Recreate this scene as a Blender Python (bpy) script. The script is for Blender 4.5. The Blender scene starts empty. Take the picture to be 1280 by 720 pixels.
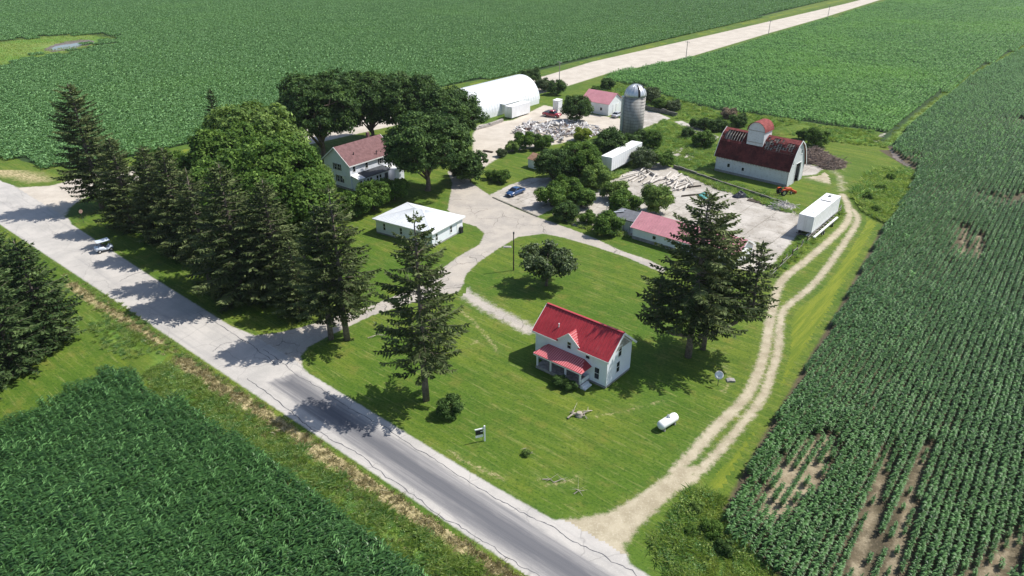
import bpy, math, random
import numpy as np
from mathutils import Vector, Matrix, noise as mnoise

# ------------------------------------------------------------------ camera, world, sun
scene = bpy.context.scene
random.seed(7)
RNG = np.random.default_rng(7)
R = math.radians
CAM_H, PITCH, FPX = 48.0, R(27.2), 889.0
cam_d = bpy.data.cameras.new('camera'); cam = bpy.data.objects.new('camera', cam_d)
scene.collection.objects.link(cam); scene.camera = cam
cam.location = (0, 0, CAM_H); cam.rotation_euler = (R(90) - PITCH, 0, 0)
cam_d.sensor_width = 36.0; cam_d.lens = 36.0 * FPX / 1280.0
cam_d.clip_start = 0.5; cam_d.clip_end = 6000

SUN_EL = R(53.5)
SUN_AZ = R(16)                 # math angle of the sun's ground direction
world = bpy.data.worlds.new('World'); scene.world = world; world.use_nodes = True
wn = world.node_tree
sky = wn.nodes.new('ShaderNodeTexSky'); sky.sky_type = 'NISHITA'; sky.sun_disc = False
sky.sun_elevation = SUN_EL; sky.sun_rotation = math.pi / 2 - SUN_AZ
sky.air_density = 1.0; sky.dust_density = 1.0; sky.ozone_density = 1.0
wn.nodes['Background'].inputs['Strength'].default_value = 0.12
wn.links.new(sky.outputs[0], wn.nodes['Background'].inputs['Color'])
sd_ = bpy.data.lights.new('sun', 'SUN'); sd_.energy = 4.9; sd_.angle = R(0.53); sd_.color = (1.0, 0.96, 0.89)
sun = bpy.data.objects.new('sun', sd_); scene.collection.objects.link(sun)
sv = Vector((math.cos(SUN_EL) * math.cos(SUN_AZ), math.cos(SUN_EL) * math.sin(SUN_AZ), math.sin(SUN_EL)))
sun.rotation_euler = sv.to_track_quat('Z', 'Y').to_euler(); sun.location = (60, 60, 90)
scene.view_settings.view_transform = 'Standard'
scene.view_settings.look = 'None'
scene.view_settings.exposure = 0.30
scene.view_settings.gamma = 1.0

C = scene.collection

def at(px, py, z=0.0):
    """point of the place seen at photo pixel (px, py) at height z"""
    u = (px - 640) / FPX; v = (py - 360) / FPX
    dy = math.cos(PITCH) - v * math.sin(PITCH); dz = -math.sin(PITCH) - v * math.cos(PITCH)
    t = (z - CAM_H) / dz
    return Vector((u * t, dy * t, z))

def ats(pts): return [tuple(at(*p)[:2]) for p in pts]

# ------------------------------------------------------------------ node helpers
def nd(nt, t, **kw):
    n = nt.nodes.new(t)
    for k, v in kw.items():
        if k.startswith('i_'):
            key = k[2:]
            n.inputs[int(key) if key.isdigit() else key].default_value = v
        else:
            setattr(n, k, v)
    return n
def L(nt, a, b): nt.links.new(a, b)
def pos(nt): return nd(nt, 'ShaderNodeNewGeometry').outputs['Position']
def objc(nt): return nd(nt, 'ShaderNodeTexCoord').outputs['Object']
def noise(nt, vec, scale, detail=3.0, rough=0.55, dist=0.0):
    n = nd(nt, 'ShaderNodeTexNoise'); n.inputs['Scale'].default_value = scale
    n.inputs['Detail'].default_value = detail; n.inputs['Roughness'].default_value = rough
    n.inputs['Distortion'].default_value = dist
    L(nt, vec, n.inputs['Vector']); return n.outputs['Fac']
def mth(nt, op, a, b=None, c=None, clamp=False):
    n = nd(nt, 'ShaderNodeMath', operation=op, use_clamp=clamp)
    for i, x in enumerate((a, b, c)):
        if x is None: continue
        if isinstance(x, (int, float)): n.inputs[i].default_value = x
        else: L(nt, x, n.inputs[i])
    return n.outputs[0]
def sstep(nt, x, a, b):
    n = nd(nt, 'ShaderNodeMapRange', interpolation_type='SMOOTHSTEP')
    L(nt, x, n.inputs['Value']); n.inputs['From Min'].default_value = a; n.inputs['From Max'].default_value = b
    return n.outputs['Result']
def col4(c): return (c[0], c[1], c[2], 1.0)
def mix(nt, fac, a, b, blend='MIX'):
    n = nd(nt, 'ShaderNodeMix', data_type='RGBA', blend_type=blend)
    if isinstance(fac, (int, float)): n.inputs[0].default_value = fac
    else: L(nt, fac, n.inputs[0])
    for s, x in ((6, a), (7, b)):
        if isinstance(x, tuple): n.inputs[s].default_value = col4(x)
        else: L(nt, x, n.inputs[s])
    return n.outputs[2]
def mapv(nt, vec, scale=(1, 1, 1), rot=(0, 0, 0), loc=(0, 0, 0)):
    n = nd(nt, 'ShaderNodeMapping'); L(nt, vec, n.inputs[0])
    n.inputs['Scale'].default_value = scale; n.inputs['Rotation'].default_value = rot; n.inputs['Location'].default_value = loc
    return n.outputs[0]
def attr(nt, name): return nd(nt, 'ShaderNodeAttribute', attribute_name=name).outputs['Fac']
def attrc(nt, name): return nd(nt, 'ShaderNodeAttribute', attribute_name=name).outputs['Color']
def bump(nt, bsdf, h, strength=0.3, dist=0.05):
    n = nd(nt, 'ShaderNodeBump'); n.inputs['Strength'].default_value = strength; n.inputs['Distance'].default_value = dist
    L(nt, h, n.inputs['Height']); L(nt, n.outputs[0], bsdf.inputs['Normal'])
def newmat(name, rough=0.8, spec=0.3):
    m = bpy.data.materials.new(name); m.use_nodes = True; nt = m.node_tree
    b = nt.nodes['Principled BSDF']; b.inputs['Roughness'].default_value = rough
    b.inputs['Specular IOR Level'].default_value = spec
    return m, nt, b
MATS = {}
def paint(name, c, rough=0.6, var=0.18, scale=1.2, spec=0.3, metal=0.0, bmp=0.0, dirt=None, dirt_amt=0.3, streak=False):
    """plain surface colour with uneven tone, optional dirt"""
    m, nt, b = newmat(name, rough, spec)
    p = pos(nt)
    n1 = noise(nt, p, scale, 5, 0.65)
    n2 = noise(nt, p, scale * 7, 3, 0.6)
    f = mth(nt, 'ADD', mth(nt, 'MULTIPLY', n1, 0.65), mth(nt, 'MULTIPLY', n2, 0.35))
    lo = tuple(max(0, x * (1 - var * 1.6)) for x in c); hi = tuple(min(1, x * (1 + var)) for x in c)
    col = mix(nt, sstep(nt, f, 0.3, 0.7), lo, hi)
    if dirt:
        q = mapv(nt, p, (1, 1, 0.18)) if streak else p
        d = noise(nt, q, scale * 2.3, 6, 0.7)
        col = mix(nt, mth(nt, 'MULTIPLY', sstep(nt, d, 0.5, 0.75), dirt_amt), col, dirt)
    L(nt, col, b.inputs['Base Color']); b.inputs['Metallic'].default_value = metal
    if bmp: bump(nt, b, n2, bmp, 0.03)
    MATS[name] = m; return m

# grass colour shared by the lawn and the fringes of every sheet
def make_grass_group():
    g = bpy.data.node_groups.new('grass_colour', 'ShaderNodeTree')
    g.interface.new_socket('Color', in_out='OUTPUT', socket_type='NodeSocketColor')
    g.interface.new_socket('Height', in_out='OUTPUT', socket_type='NodeSocketFloat')
    p = pos(g); out = nd(g, 'NodeGroupOutput')
    big = noise(g, p, 0.045, 4, 0.6)
    mid = noise(g, p, 0.35, 4, 0.6)
    fine = noise(g, p, 3.4, 5, 0.8)
    # mowing passes follow the road direction, slightly wandering
    q = mapv(g, p, (1, 1, 1), (0, 0, R(40)))
    q2 = mapv(g, q, (0.06, 0.85, 1))
    mow = noise(g, q2, 1.0, 3, 0.55, 0.4)
    q3 = mapv(g, q, (0.25, 3.2, 1))
    streak = noise(g, q3, 1.0, 4, 0.7, 0.3)
    q4 = mapv(g, q, (0.5, 5.0, 1)); str2 = noise(g, q4, 1.0, 3, 0.7, 0.5)
    blot = noise(g, p, 1.1, 5, 0.7)
    c = mix(g, sstep(g, big, 0.38, 0.62), (0.072, 0.134, 0.014), (0.128, 0.172, 0.020))
    c = mix(g, mth(g, 'MULTIPLY', sstep(g, mid, 0.50, 0.68), 0.55), c, (0.172, 0.162, 0.036))
    c = mix(g, mth(g, 'MULTIPLY', sstep(g, mow, 0.44, 0.56), 0.55), c, (0.056, 0.112, 0.011))
    c = mix(g, mth(g, 'MULTIPLY', sstep(g, streak, 0.53, 0.66), 0.55), c, (0.230, 0.245, 0.078))
    c = mix(g, mth(g, 'MULTIPLY', sstep(g, str2, 0.46, 0.34), 0.55), c, (0.036, 0.090, 0.010))
    c = mix(g, mth(g, 'MULTIPLY', sstep(g, blot, 0.48, 0.34), 0.50), c, (0.040, 0.088, 0.012))
    c = mix(g, mth(g, 'MULTIPLY', sstep(g, fine, 0.50, 0.34), 0.75), c, (0.018, 0.050, 0.006))
    c = mix(g, mth(g, 'MULTIPLY', sstep(g, fine, 0.56, 0.70), 0.55), c, (0.205, 0.270, 0.070))
    L(g, c, out.inputs[0]); L(g, fine, out.inputs[1])
    return g
GRASS = make_grass_group()
def grass(nt):
    n = nd(nt, 'ShaderNodeGroup'); n.node_tree = GRASS
    return n.outputs['Color'], n.outputs['Height']

def sheet_mat(name, core, edge=(0.25, 0.9), amp=0.9, nscale=1.3, rough=0.9, bstr=0.25, bdist=0.05, spec=0.2, under=None):
    """core(nt) -> colour; near the edge (attribute sd, metres inside) grass grows in"""
    m, nt, b = newmat(name, rough, spec)
    gc = under(nt) if under else grass(nt)[0]
    cc = core(nt)
    s = attr(nt, 'sd'); p = pos(nt)
    w = mth(nt, 'ADD', noise(nt, p, nscale, 5, 0.7), mth(nt, 'MULTIPLY', noise(nt, p, nscale * 6, 2, 0.6), 0.35))
    x = mth(nt, 'ADD', s, mth(nt, 'MULTIPLY', mth(nt, 'SUBTRACT', w, 0.67), amp * 2))
    f = sstep(nt, x, edge[0] - 0.25, edge[1] - 0.25)
    L(nt, mix(nt, f, gc, cc), b.inputs['Base Color'])
    bump(nt, b, noise(nt, p, 6, 4, 0.7), bstr, bdist)
    MATS[name] = m; return m

# ------------------------------------------------------------------ object helpers
def link(o, parent=None):
    C.objects.link(o)
    if parent is not None: o.parent = parent
    return o
def tag(o, label=None, cat=None, group=None, kind=None):
    if label: o['label'] = label
    if cat: o['category'] = cat
    if group: o['group'] = group
    if kind: o['kind'] = kind
    return o
def thing(name, label, cat, loc=(0, 0, 0), rz=0.0, group=None, sc=1.0):
    o = bpy.data.objects.new(name, None); o.empty_display_size = 0.5
    o.location = loc; o.rotation_euler = (0, 0, rz)
    o.scale = (sc, sc, sc) if not isinstance(sc, tuple) else sc
    link(o); return tag(o, label, cat, group)
def mobj(name, me, mat=None, parent=None):
    o = bpy.data.objects.new(name, me)
    if mat is not None and len(me.materials) == 0: me.materials.append(mat)
    return link(o, parent)

class MB:
    def __init__(s): s.v = []; s.f = []
    def poly(s, pts):
        i = len(s.v); s.v += [tuple(p) for p in pts]; s.f.append(tuple(range(i, i + len(pts)))); return s
    def box(s, x0, x1, y0, y1, z0, z1):
        i = len(s.v)
        s.v += [(x0, y0, z0), (x1, y0, z0), (x1, y1, z0), (x0, y1, z0), (x0, y0, z1), (x1, y0, z1), (x1, y1, z1), (x0, y1, z1)]
        s.f += [tuple(i + k for k in q) for q in ((3, 2, 1, 0), (4, 5, 6, 7), (0, 1, 5, 4), (1, 2, 6, 5), (2, 3, 7, 6), (3, 0, 4, 7))]
        return s
    def obox(s, c, ex, ey, ez):
        c, ex, ey, ez = map(Vector, (c, ex, ey, ez)); i = len(s.v)
        for a, b_, d in ((-1, -1, -1), (1, -1, -1), (1, 1, -1), (-1, 1, -1), (-1, -1, 1), (1, -1, 1), (1, 1, 1), (-1, 1, 1)):
            s.v.append(tuple(c + ex * a + ey * b_ + ez * d))
        s.f += [tuple(i + k for k in q) for q in ((3, 2, 1, 0), (4, 5, 6, 7), (0, 1, 5, 4), (1, 2, 6, 5), (2, 3, 7, 6), (3, 0, 4, 7))]
        return s
    def beam(s, a, b, w, h, up=(0, 0, 1)):
        a, b = Vector(a), Vector(b); d = b - a; ln = d.length; d = d / ln
        sx = d.cross(Vector(up))
        if sx.length < 1e-4: sx = d.cross(Vector((0, 1, 0)))
        sx.normalize(); uz = sx.cross(d).normalized()
        return s.obox((a + b) / 2, d * (ln / 2), sx * (w / 2), uz * (h / 2))
    def prism(s, prof, d0, d1, m):
        """profile [(u,v)] extruded from depth d0 to d1; m(u,v,d)->xyz"""
        n = len(prof); i = len(s.v)
        s.v += [tuple(m(u, v, d0)) for u, v in prof] + [tuple(m(u, v, d1)) for u, v in prof]
        s.f.append(tuple(i + k for k in range(n))[::-1]); s.f.append(tuple(i + n + k for k in range(n)))
        for k in range(n): s.f.append((i + k, i + (k + 1) % n, i + n + (k + 1) % n, i + n + k))
        return s
    def tube(s, pts, rad, n=7, cap=True):
        pts = [Vector(p) for p in pts]; i0 = len(s.v)
        if isinstance(rad, (int, float)): rad = [rad] * len(pts)
        ref = None
        for k, p in enumerate(pts):
            d = (pts[min(k + 1, len(pts) - 1)] - pts[max(k - 1, 0)]).normalized()
            if ref is None:
                ref = Vector((0, 0, 1)) if abs(d.z) < 0.9 else Vector((1, 0, 0))
            a = d.cross(ref).normalized(); b = a.cross(d).normalized(); ref = b
            for j in range(n):
                t = 2 * math.pi * j / n
                s.v.append(tuple(p + (a * math.cos(t) + b * math.sin(t)) * rad[k]))
        for k in range(len(pts) - 1):
            for j in range(n):
                s.f.append((i0 + k * n + j, i0 + k * n + (j + 1) % n, i0 + (k + 1) * n + (j + 1) % n, i0 + (k + 1) * n + j))
        if cap:
            s.f.append(tuple(i0 + j for j in range(n))[::-1]); e = i0 + (len(pts) - 1) * n
            s.f.append(tuple(e + j for j in range(n)))
        return s
    def lathe(s, prof, c=(0, 0, 0), n=24, m=None):
        """prof [(r,z)] turned about local z at c"""
        i0 = len(s.v)
        for r, z in prof:
            for j in range(n):
                t = 2 * math.pi * j / n
                q = (c[0] + r * math.cos(t), c[1] + r * math.sin(t), c[2] + z)
                s.v.append(tuple(m(q)) if m else q)
        for k in range(len(prof) - 1):
            for j in range(n):
                s.f.append((i0 + k * n + j, i0 + k * n + (j + 1) % n, i0 + (k + 1) * n + (j + 1) % n, i0 + (k + 1) * n + j))
        s.f.append(tuple(i0 + j for j in range(n))[::-1]); e = i0 + (len(prof) - 1) * n
        s.f.append(tuple(e + j for j in range(n)))
        return s
    def mesh(s, name, smooth=False):
        me = bpy.data.meshes.new(name); me.from_pydata(s.v, [], s.f); me.validate(verbose=False)
        if smooth: me.polygons.foreach_set('use_smooth', [True] * len(me.polygons))
        me.update(); return me
    def build(s, name, mat, parent=None, smooth=False, bevel=0.0):
        o = mobj(name, s.mesh(name, smooth), mat, parent)
        if bevel:
            md = o.modifiers.new('bevel', 'BEVEL'); md.width = bevel; md.segments = 2; md.limit_method = 'ANGLE'
        return o

def np_mesh(name, verts, quads, attrs=None, smooth=False):
    """fast mesh from numpy arrays; quads (N,4) or tris (N,3)"""
    k = quads.shape[1]; me = bpy.data.meshes.new(name)
    me.vertices.add(len(verts)); me.vertices.foreach_set('co', np.ascontiguousarray(verts, np.float32).ravel())
    me.loops.add(quads.size); me.loops.foreach_set('vertex_index', np.ascontiguousarray(quads, np.int32).ravel())
    me.polygons.add(len(quads)); me.polygons.foreach_set('loop_start', np.arange(0, quads.size, k, dtype=np.int32))
    if smooth: me.polygons.foreach_set('use_smooth', np.ones(len(quads), bool))
    for nme, arr in (attrs or {}).items():
        a = me.attributes.new(nme, 'FLOAT', 'POINT'); a.data.foreach_set('value', np.ascontiguousarray(arr, np.float32))
    me.update(calc_edges=True); return me

# ------------------------------------------------------------------ distance fields for ground sheets
def poly_sd(P, poly):
    """signed distance (positive inside) of points P (N,2) to polygon"""
    poly = np.asarray(poly, float); d = np.full(len(P), 1e9); ins = np.zeros(len(P), bool)
    for i in range(len(poly)):
        a, b = poly[i], poly[(i + 1) % len(poly)]; e = b - a; w = P - a
        t = np.clip((w @ e) / max(e @ e, 1e-9), 0, 1)
        d = np.minimum(d, np.hypot(*(w - t[:, None] * e).T))
        c = ((a[1] > P[:, 1]) != (b[1] > P[:, 1]))
        with np.errstate(divide='ignore', invalid='ignore'):
            xi = (b[0] - a[0]) * (P[:, 1] - a[1]) / (b[1] - a[1] + 1e-12) + a[0]
        ins ^= c & (P[:, 0] < xi)
    return np.where(ins, d, -d)
def line_sd(P, pts, w):
    """w - distance to polyline, w may be a list of half widths"""
    pts = np.asarray(pts, float); d = np.full(len(P), -1e9)
    if np.isscalar(w): w = [w] * len(pts)
    for i in range(len(pts) - 1):
        a, b = pts[i], pts[i + 1]; e = b - a; q = P - a
        t = np.clip((q @ e) / max(e @ e, 1e-9), 0, 1)
        d = np.maximum(d, w[i] * (1 - t) + w[i + 1] * t - np.hypot(*(q - t[:, None] * e).T))
    return d
def inside(P, poly): return poly_sd(np.asarray(P, float), poly) > 0
def smooth_line(pts, n=6):
    pts = [Vector((p[0], p[1])) for p in pts]; out = []
    for i in range(len(pts) - 1):
        p0, p1, p2, p3 = pts[max(i - 1, 0)], pts[i], pts[i + 1], pts[min(i + 2, len(pts) - 1)]
        for k in range(n):
            t = k / n
            out.append(tuple(0.5 * ((2 * p1) + (p2 - p0) * t + (2 * p0 - 5 * p1 + 4 * p2 - p3) * t * t + (3 * p1 - p0 - 3 * p2 + p3) * t ** 3)))
    out.append(tuple(pts[-1])); return out
def sheet(name, fns, bounds, z, mat, res=0.5, pad=0.6, parent=None, extra=None, kind='structure', near=()):
    """grid sheet where max of the distance functions > -pad"""
    x0, x1, y0, y1 = bounds
    nx = int((x1 - x0) / res) + 1; ny = int((y1 - y0) / res) + 1
    X, Y = np.meshgrid(x0 + np.arange(nx) * res, y0 + np.arange(ny) * res)
    P = np.stack([X.ravel(), Y.ravel()], 1)
    s = np.max(np.stack([f(P) for f in fns]), 0)
    S = s.reshape(ny, nx)
    keep = np.maximum.reduce([S[:-1, :-1], S[1:, :-1], S[:-1, 1:], S[1:, 1:]]) > -pad
    jj, ii = np.nonzero(keep); b = jj * nx + ii
    q = np.stack([b, b + 1, b + nx + 1, b + nx], 1)
    used, inv = np.unique(q.ravel(), return_inverse=True)
    V = np.column_stack([P[used], np.full(len(used), z)])
    Pu = P[used]; s2 = s[used]
    for f in near: s2 = np.maximum(s2, f(Pu))          # no grass where another surface joins
    at_ = {'sd': s2}
    if extra:
        for k, f in extra.items(): at_[k] = f(P[used])
    o = mobj(name, np_mesh(name, V, inv.reshape(-1, 4), at_), mat, parent)
    if parent is None and kind: o['kind'] = kind
    return o
def bnd(poly, m=2.0):
    a = np.asarray(poly, float); return (a[:, 0].min() - m, a[:, 0].max() + m, a[:, 1].min() - m, a[:, 1].max() + m)

def scatter(name, pts, rot, scl, protos, label, cat, kind='stuff', tilt=None):
    """one object whose points carry instances of prototype meshes"""
    n = len(pts); me = bpy.data.meshes.new(name)
    me.vertices.add(n); me.vertices.foreach_set('co', np.ascontiguousarray(pts, np.float32).ravel())
    a = me.attributes.new('rz', 'FLOAT', 'POINT'); a.data.foreach_set('value', np.ascontiguousarray(rot, np.float32))
    a = me.attributes.new('scl', 'FLOAT', 'POINT'); a.data.foreach_set('value', np.ascontiguousarray(scl, np.float32))
    a = me.attributes.new('pick', 'INT', 'POINT'); a.data.foreach_set('value', RNG.integers(0, len(protos), n).astype(np.int32))
    o = mobj(name, me)
    col = bpy.data.collections.new(name + '_plants')
    for k, (pm, mt) in enumerate(protos):
        if len(pm.materials) == 0: pm.materials.append(mt)
        col.objects.link(bpy.data.objects.new('%s_clump_%d' % (name, k), pm))
    g = bpy.data.node_groups.new(name + '_scatter', 'GeometryNodeTree')
    g.interface.new_socket('Geometry', in_out='INPUT', socket_type='NodeSocketGeometry')
    g.interface.new_socket('Geometry', in_out='OUTPUT', socket_type='NodeSocketGeometry')
    gi = nd(g, 'NodeGroupInput'); go = nd(g, 'NodeGroupOutput')
    ci = nd(g, 'GeometryNodeCollectionInfo'); ci.inputs['Collection'].default_value = col
    ci.inputs['Separate Children'].default_value = True; ci.inputs['Reset Children'].default_value = True
    ip = nd(g, 'GeometryNodeInstanceOnPoints'); ip.inputs['Pick Instance'].default_value = True
    def named(nm, ty):
        q = nd(g, 'GeometryNodeInputNamedAttribute', data_type=ty); q.inputs['Name'].default_value = nm; return q.outputs['Attribute']
    cx = nd(g, 'ShaderNodeCombineXYZ'); L(g, named('rz', 'FLOAT'), cx.inputs['Z'])
    er = nd(g, 'FunctionNodeEulerToRotation'); L(g, cx.outputs[0], er.inputs[0])
    L(g, gi.outputs[0], ip.inputs['Points']); L(g, ci.outputs[0], ip.inputs['Instance'])
    L(g, named('pick', 'INT'), ip.inputs['Instance Index'])
    L(g, er.outputs[0], ip.inputs['Rotation']); L(g, named('scl', 'FLOAT'), ip.inputs['Scale'])
    L(g, ip.outputs[0], go.inputs[0])
    md = o.modifiers.new('scatter', 'NODES'); md.node_group = g
    return tag(o, label, cat, None, kind)

DA, DB = R(-40.2), R(50.3)                       # the two directions the farm is laid out in
UA = np.array([math.cos(DA), math.sin(DA)]); UB = np.array([math.cos(DB), math.sin(DB)])

# ================================================================== GROUND, ROADS, YARDS
def m_lawn():
    m, nt, b = newmat('lawn', 0.9, 0.15)
    gc, gh = grass(nt); L(nt, gc, b.inputs['Base Color']); bump(nt, b, gh, 0.5, 0.08)
    return m
ground = MB(); S = 3500
ground.poly([(-S, -S + 500, 0), (S, -S + 500, 0), (S, S, 0), (-S, S, 0)])
tag(ground.build('ground', m_lawn()), kind='structure')

def speckle(nt, c, lo, hi, s1=0.5, s2=9.0):
    p = pos(nt)
    x = mix(nt, sstep(nt, noise(nt, p, s1, 5, 0.65), 0.33, 0.67), lo, c)
    x = mix(nt, mth(nt, 'MULTIPLY', sstep(nt, noise(nt, p, s2, 4, 0.7), 0.5, 0.72), 0.6), x, hi)
    return x
def core_road(nt):
    p = pos(nt); x = speckle(nt, (0.47, 0.44, 0.405), (0.38, 0.36, 0.335), (0.54, 0.52, 0.48), 0.25, 7)
    q = mapv(nt, p, (1, 1, 1), (0, 0, R(40.2))); st = noise(nt, mapv(nt, q, (0.03, 1.1, 1)), 1.0, 5, 0.65, 0.3)
    x = mix(nt, mth(nt, 'MULTIPLY', sstep(nt, st, 0.52, 0.68), 0.5), x, (0.31, 0.295, 0.285))
    v = nd(nt, 'ShaderNodeTexVoronoi', feature='DISTANCE_TO_EDGE'); v.inputs['Scale'].default_value = 0.16
    w = nd(nt, 'ShaderNodeVectorMath', operation='ADD'); L(nt, p, w.inputs[0])
    nn = nd(nt, 'ShaderNodeTexNoise'); nn.inputs['Scale'].default_value = 0.7; L(nt, p, nn.inputs[0]); L(nt, nn.outputs['Color'], w.inputs[1])
    L(nt, w.outputs[0], v.inputs['Vector'])
    return mix(nt, mth(nt, 'MULTIPLY', sstep(nt, v.outputs['Distance'], 0.010, 0.003), 0.28), x, (0.12, 0.115, 0.11))
def core_dark(nt):
    p = pos(nt); q = mapv(nt, p, (1, 1, 1), (0, 0, R(40.2)))
    st = noise(nt, mapv(nt, q, (0.05, 2.6, 1)), 1.0, 6, 0.7, 0.2)
    s2 = noise(nt, mapv(nt, q, (0.02, 0.55, 1)), 1.0, 3, 0.6, 0.2)
    x = mix(nt, sstep(nt, st, 0.30, 0.72), (0.190, 0.186, 0.188), (0.320, 0.305, 0.295))
    x = mix(nt, mth(nt, 'MULTIPLY', sstep(nt, s2, 0.46, 0.62), 0.3), x, (0.13, 0.13, 0.14))
    return mix(nt, mth(nt, 'MULTIPLY', sstep(nt, noise(nt, p, 14, 2, 0.6), 0.55, 0.72), 0.45), x, (0.32, 0.31, 0.30))
def core_gravel(nt): return speckle(nt, (0.52, 0.465, 0.395), (0.42, 0.37, 0.31), (0.62, 0.58, 0.51), 0.22, 6)
def core_track(nt): return speckle(nt, (0.43, 0.375, 0.27), (0.31, 0.265, 0.18), (0.56, 0.50, 0.39), 0.5, 5)
def cracks(nt, x, sc, amt, dark=(0.12, 0.11, 0.10), wid=0.018):
    p = pos(nt)
    nn = nd(nt, 'ShaderNodeTexNoise'); nn.inputs['Scale'].default_value = 0.6; nn.inputs['Detail'].default_value = 4; L(nt, p, nn.inputs[0])
    w = nd(nt, 'ShaderNodeVectorMath', operation='MULTIPLY_ADD'); L(nt, nn.outputs['Color'], w.inputs[0]); w.inputs[1].default_value = (2.2, 2.2, 0); L(nt, p, w.inputs[2])
    v = nd(nt, 'ShaderNodeTexVoronoi', feature='DISTANCE_TO_EDGE'); v.inputs['Scale'].default_value = sc; L(nt, w.outputs[0], v.inputs['Vector'])
    gate = sstep(nt, noise(nt, p, 0.13, 2, 0.5), 0.42, 0.6)
    return mix(nt, mth(nt, 'MULTIPLY', mth(nt, 'MULTIPLY', sstep(nt, v.outputs['Distance'], wid, wid * 0.3), amt), gate), x, dark)
def core_drive(nt): return cracks(nt, speckle(nt, (0.43, 0.385, 0.33), (0.335, 0.305, 0.27), (0.52, 0.48, 0.42), 0.3, 4), 0.28, 0.75)
def core_concrete(nt):
    x = speckle(nt, (0.47, 0.435, 0.39), (0.32, 0.29, 0.25), (0.58, 0.55, 0.51), 0.25, 3)
    p = pos(nt)
    x = mix(nt, mth(nt, 'MULTIPLY', sstep(nt, noise(nt, p, 0.6, 6, 0.75), 0.54, 0.70), 0.6), x, (0.25, 0.215, 0.17))
    q = nd(nt, 'ShaderNodeSeparateXYZ'); L(nt, mapv(nt, p, (0.2, 0.2, 1), (0, 0, R(40.2))), q.inputs[0])
    for k in (0, 1):
        fr = mth(nt, 'ABSOLUTE', mth(nt, 'SUBTRACT', mth(nt, 'FRACT', mth(nt, 'ADD', q.outputs[k], mth(nt, 'MULTIPLY', noise(nt, p, 0.5, 3, 0.6), 0.05))), 0.5))
        x = mix(nt, mth(nt, 'MULTIPLY', sstep(nt, fr, 0.018, 0.006), 0.6), x, (0.15, 0.135, 0.10))
    return cracks(nt, x, 0.35, 0.7)
def core_tan(nt):
    p = pos(nt); q = mapv(nt, mapv(nt, p, (1, 1, 1), (0, 0, R(40.2))), (0.5, 2.2, 1))
    x = mix(nt, sstep(nt, noise(nt, q, 1.5, 5, 0.75), 0.38, 0.62), (0.20, 0.175, 0.075), (0.50, 0.415, 0.235))
    return mix(nt, mth(nt, 'MULTIPLY', sstep(nt, noise(nt, p, 4, 4, 0.7), 0.55, 0.68), 0.6), x, (0.085, 0.115, 0.025))
def core_soil(nt): return speckle(nt, (0.105, 0.085, 0.052), (0.060, 0.050, 0.030), (0.20, 0.16, 0.11), 0.4, 5)
def core_soil_green(nt): return speckle(nt, (0.030, 0.062, 0.018), (0.020, 0.042, 0.012), (0.05, 0.09, 0.03), 0.4, 5)
def core_pale(nt): return speckle(nt, (0.33, 0.275, 0.185), (0.17, 0.135, 0.085), (0.46, 0.40, 0.29), 0.5, 5)
def core_yellowgreen(nt):
    p = pos(nt); q = mapv(nt, mapv(nt, p, (1, 1, 1), (0, 0, R(-51))), (0.12, 1.6, 1))
    x = mix(nt, sstep(nt, noise(nt, q, 1.0, 5, 0.7, 0.3), 0.35, 0.65), (0.105, 0.155, 0.014), (0.185, 0.215, 0.022))
    x = mix(nt, mth(nt, 'MULTIPLY', sstep(nt, noise(nt, p, 0.6, 6, 0.75), 0.60, 0.74), 0.6), x, (0.36, 0.33, 0.14))
    return mix(nt, mth(nt, 'MULTIPLY', sstep(nt, noise(nt, p, 5, 3, 0.7), 0.5, 0.3), 0.5), x, (0.06, 0.085, 0.012))
def core_rough(nt):
    p = pos(nt)
    x = mix(nt, sstep(nt, noise(nt, p, 0.25, 5, 0.7), 0.35, 0.65), (0.075, 0.165, 0.022), (0.150, 0.225, 0.038))
    x = mix(nt, mth(nt, 'MULTIPLY', sstep(nt, noise(nt, p, 1.4, 5, 0.7), 0.56, 0.70), 0.55), x, (0.215, 0.215, 0.075))
    return mix(nt, mth(nt, 'MULTIPLY', sstep(nt, noise(nt, p, 4, 4, 0.7), 0.48, 0.32), 0.6), x, (0.018, 0.045, 0.008))
def core_water(nt): return mix(nt, 0.0, (0.30, 0.37, 0.50), (0.3, 0.35, 0.5))

M_road = sheet_mat('worn_asphalt', core_road, (0.0, 0.35), 0.22, 1.6, 0.85, 0.15, 0.02)
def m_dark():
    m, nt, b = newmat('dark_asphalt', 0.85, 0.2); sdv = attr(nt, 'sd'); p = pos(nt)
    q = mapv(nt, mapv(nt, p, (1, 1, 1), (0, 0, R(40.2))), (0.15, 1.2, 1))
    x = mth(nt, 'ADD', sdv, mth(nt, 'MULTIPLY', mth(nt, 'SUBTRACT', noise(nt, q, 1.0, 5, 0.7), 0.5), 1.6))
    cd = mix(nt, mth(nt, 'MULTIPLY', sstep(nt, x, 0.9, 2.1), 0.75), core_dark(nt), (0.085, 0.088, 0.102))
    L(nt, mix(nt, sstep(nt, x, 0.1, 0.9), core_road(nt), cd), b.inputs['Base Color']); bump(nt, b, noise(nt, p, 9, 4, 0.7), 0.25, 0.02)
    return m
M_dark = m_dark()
M_gravel = sheet_mat('pale_gravel', core_gravel, (0.1, 0.9), 0.7)
M_track = sheet_mat('wheel_track', core_track, (-0.12, 0.55), 0.75, 1.6)
M_drive = sheet_mat('old_driveway', core_drive, (0.0, 0.35), 0.45, 1.5)
M_conc = sheet_mat('yard_concrete', core_concrete, (0.0, 0.5), 0.7, 0.7)
M_faint = sheet_mat('scuffed_ground', core_track, (0.0, 2.6), 2.2, 0.5)
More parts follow.
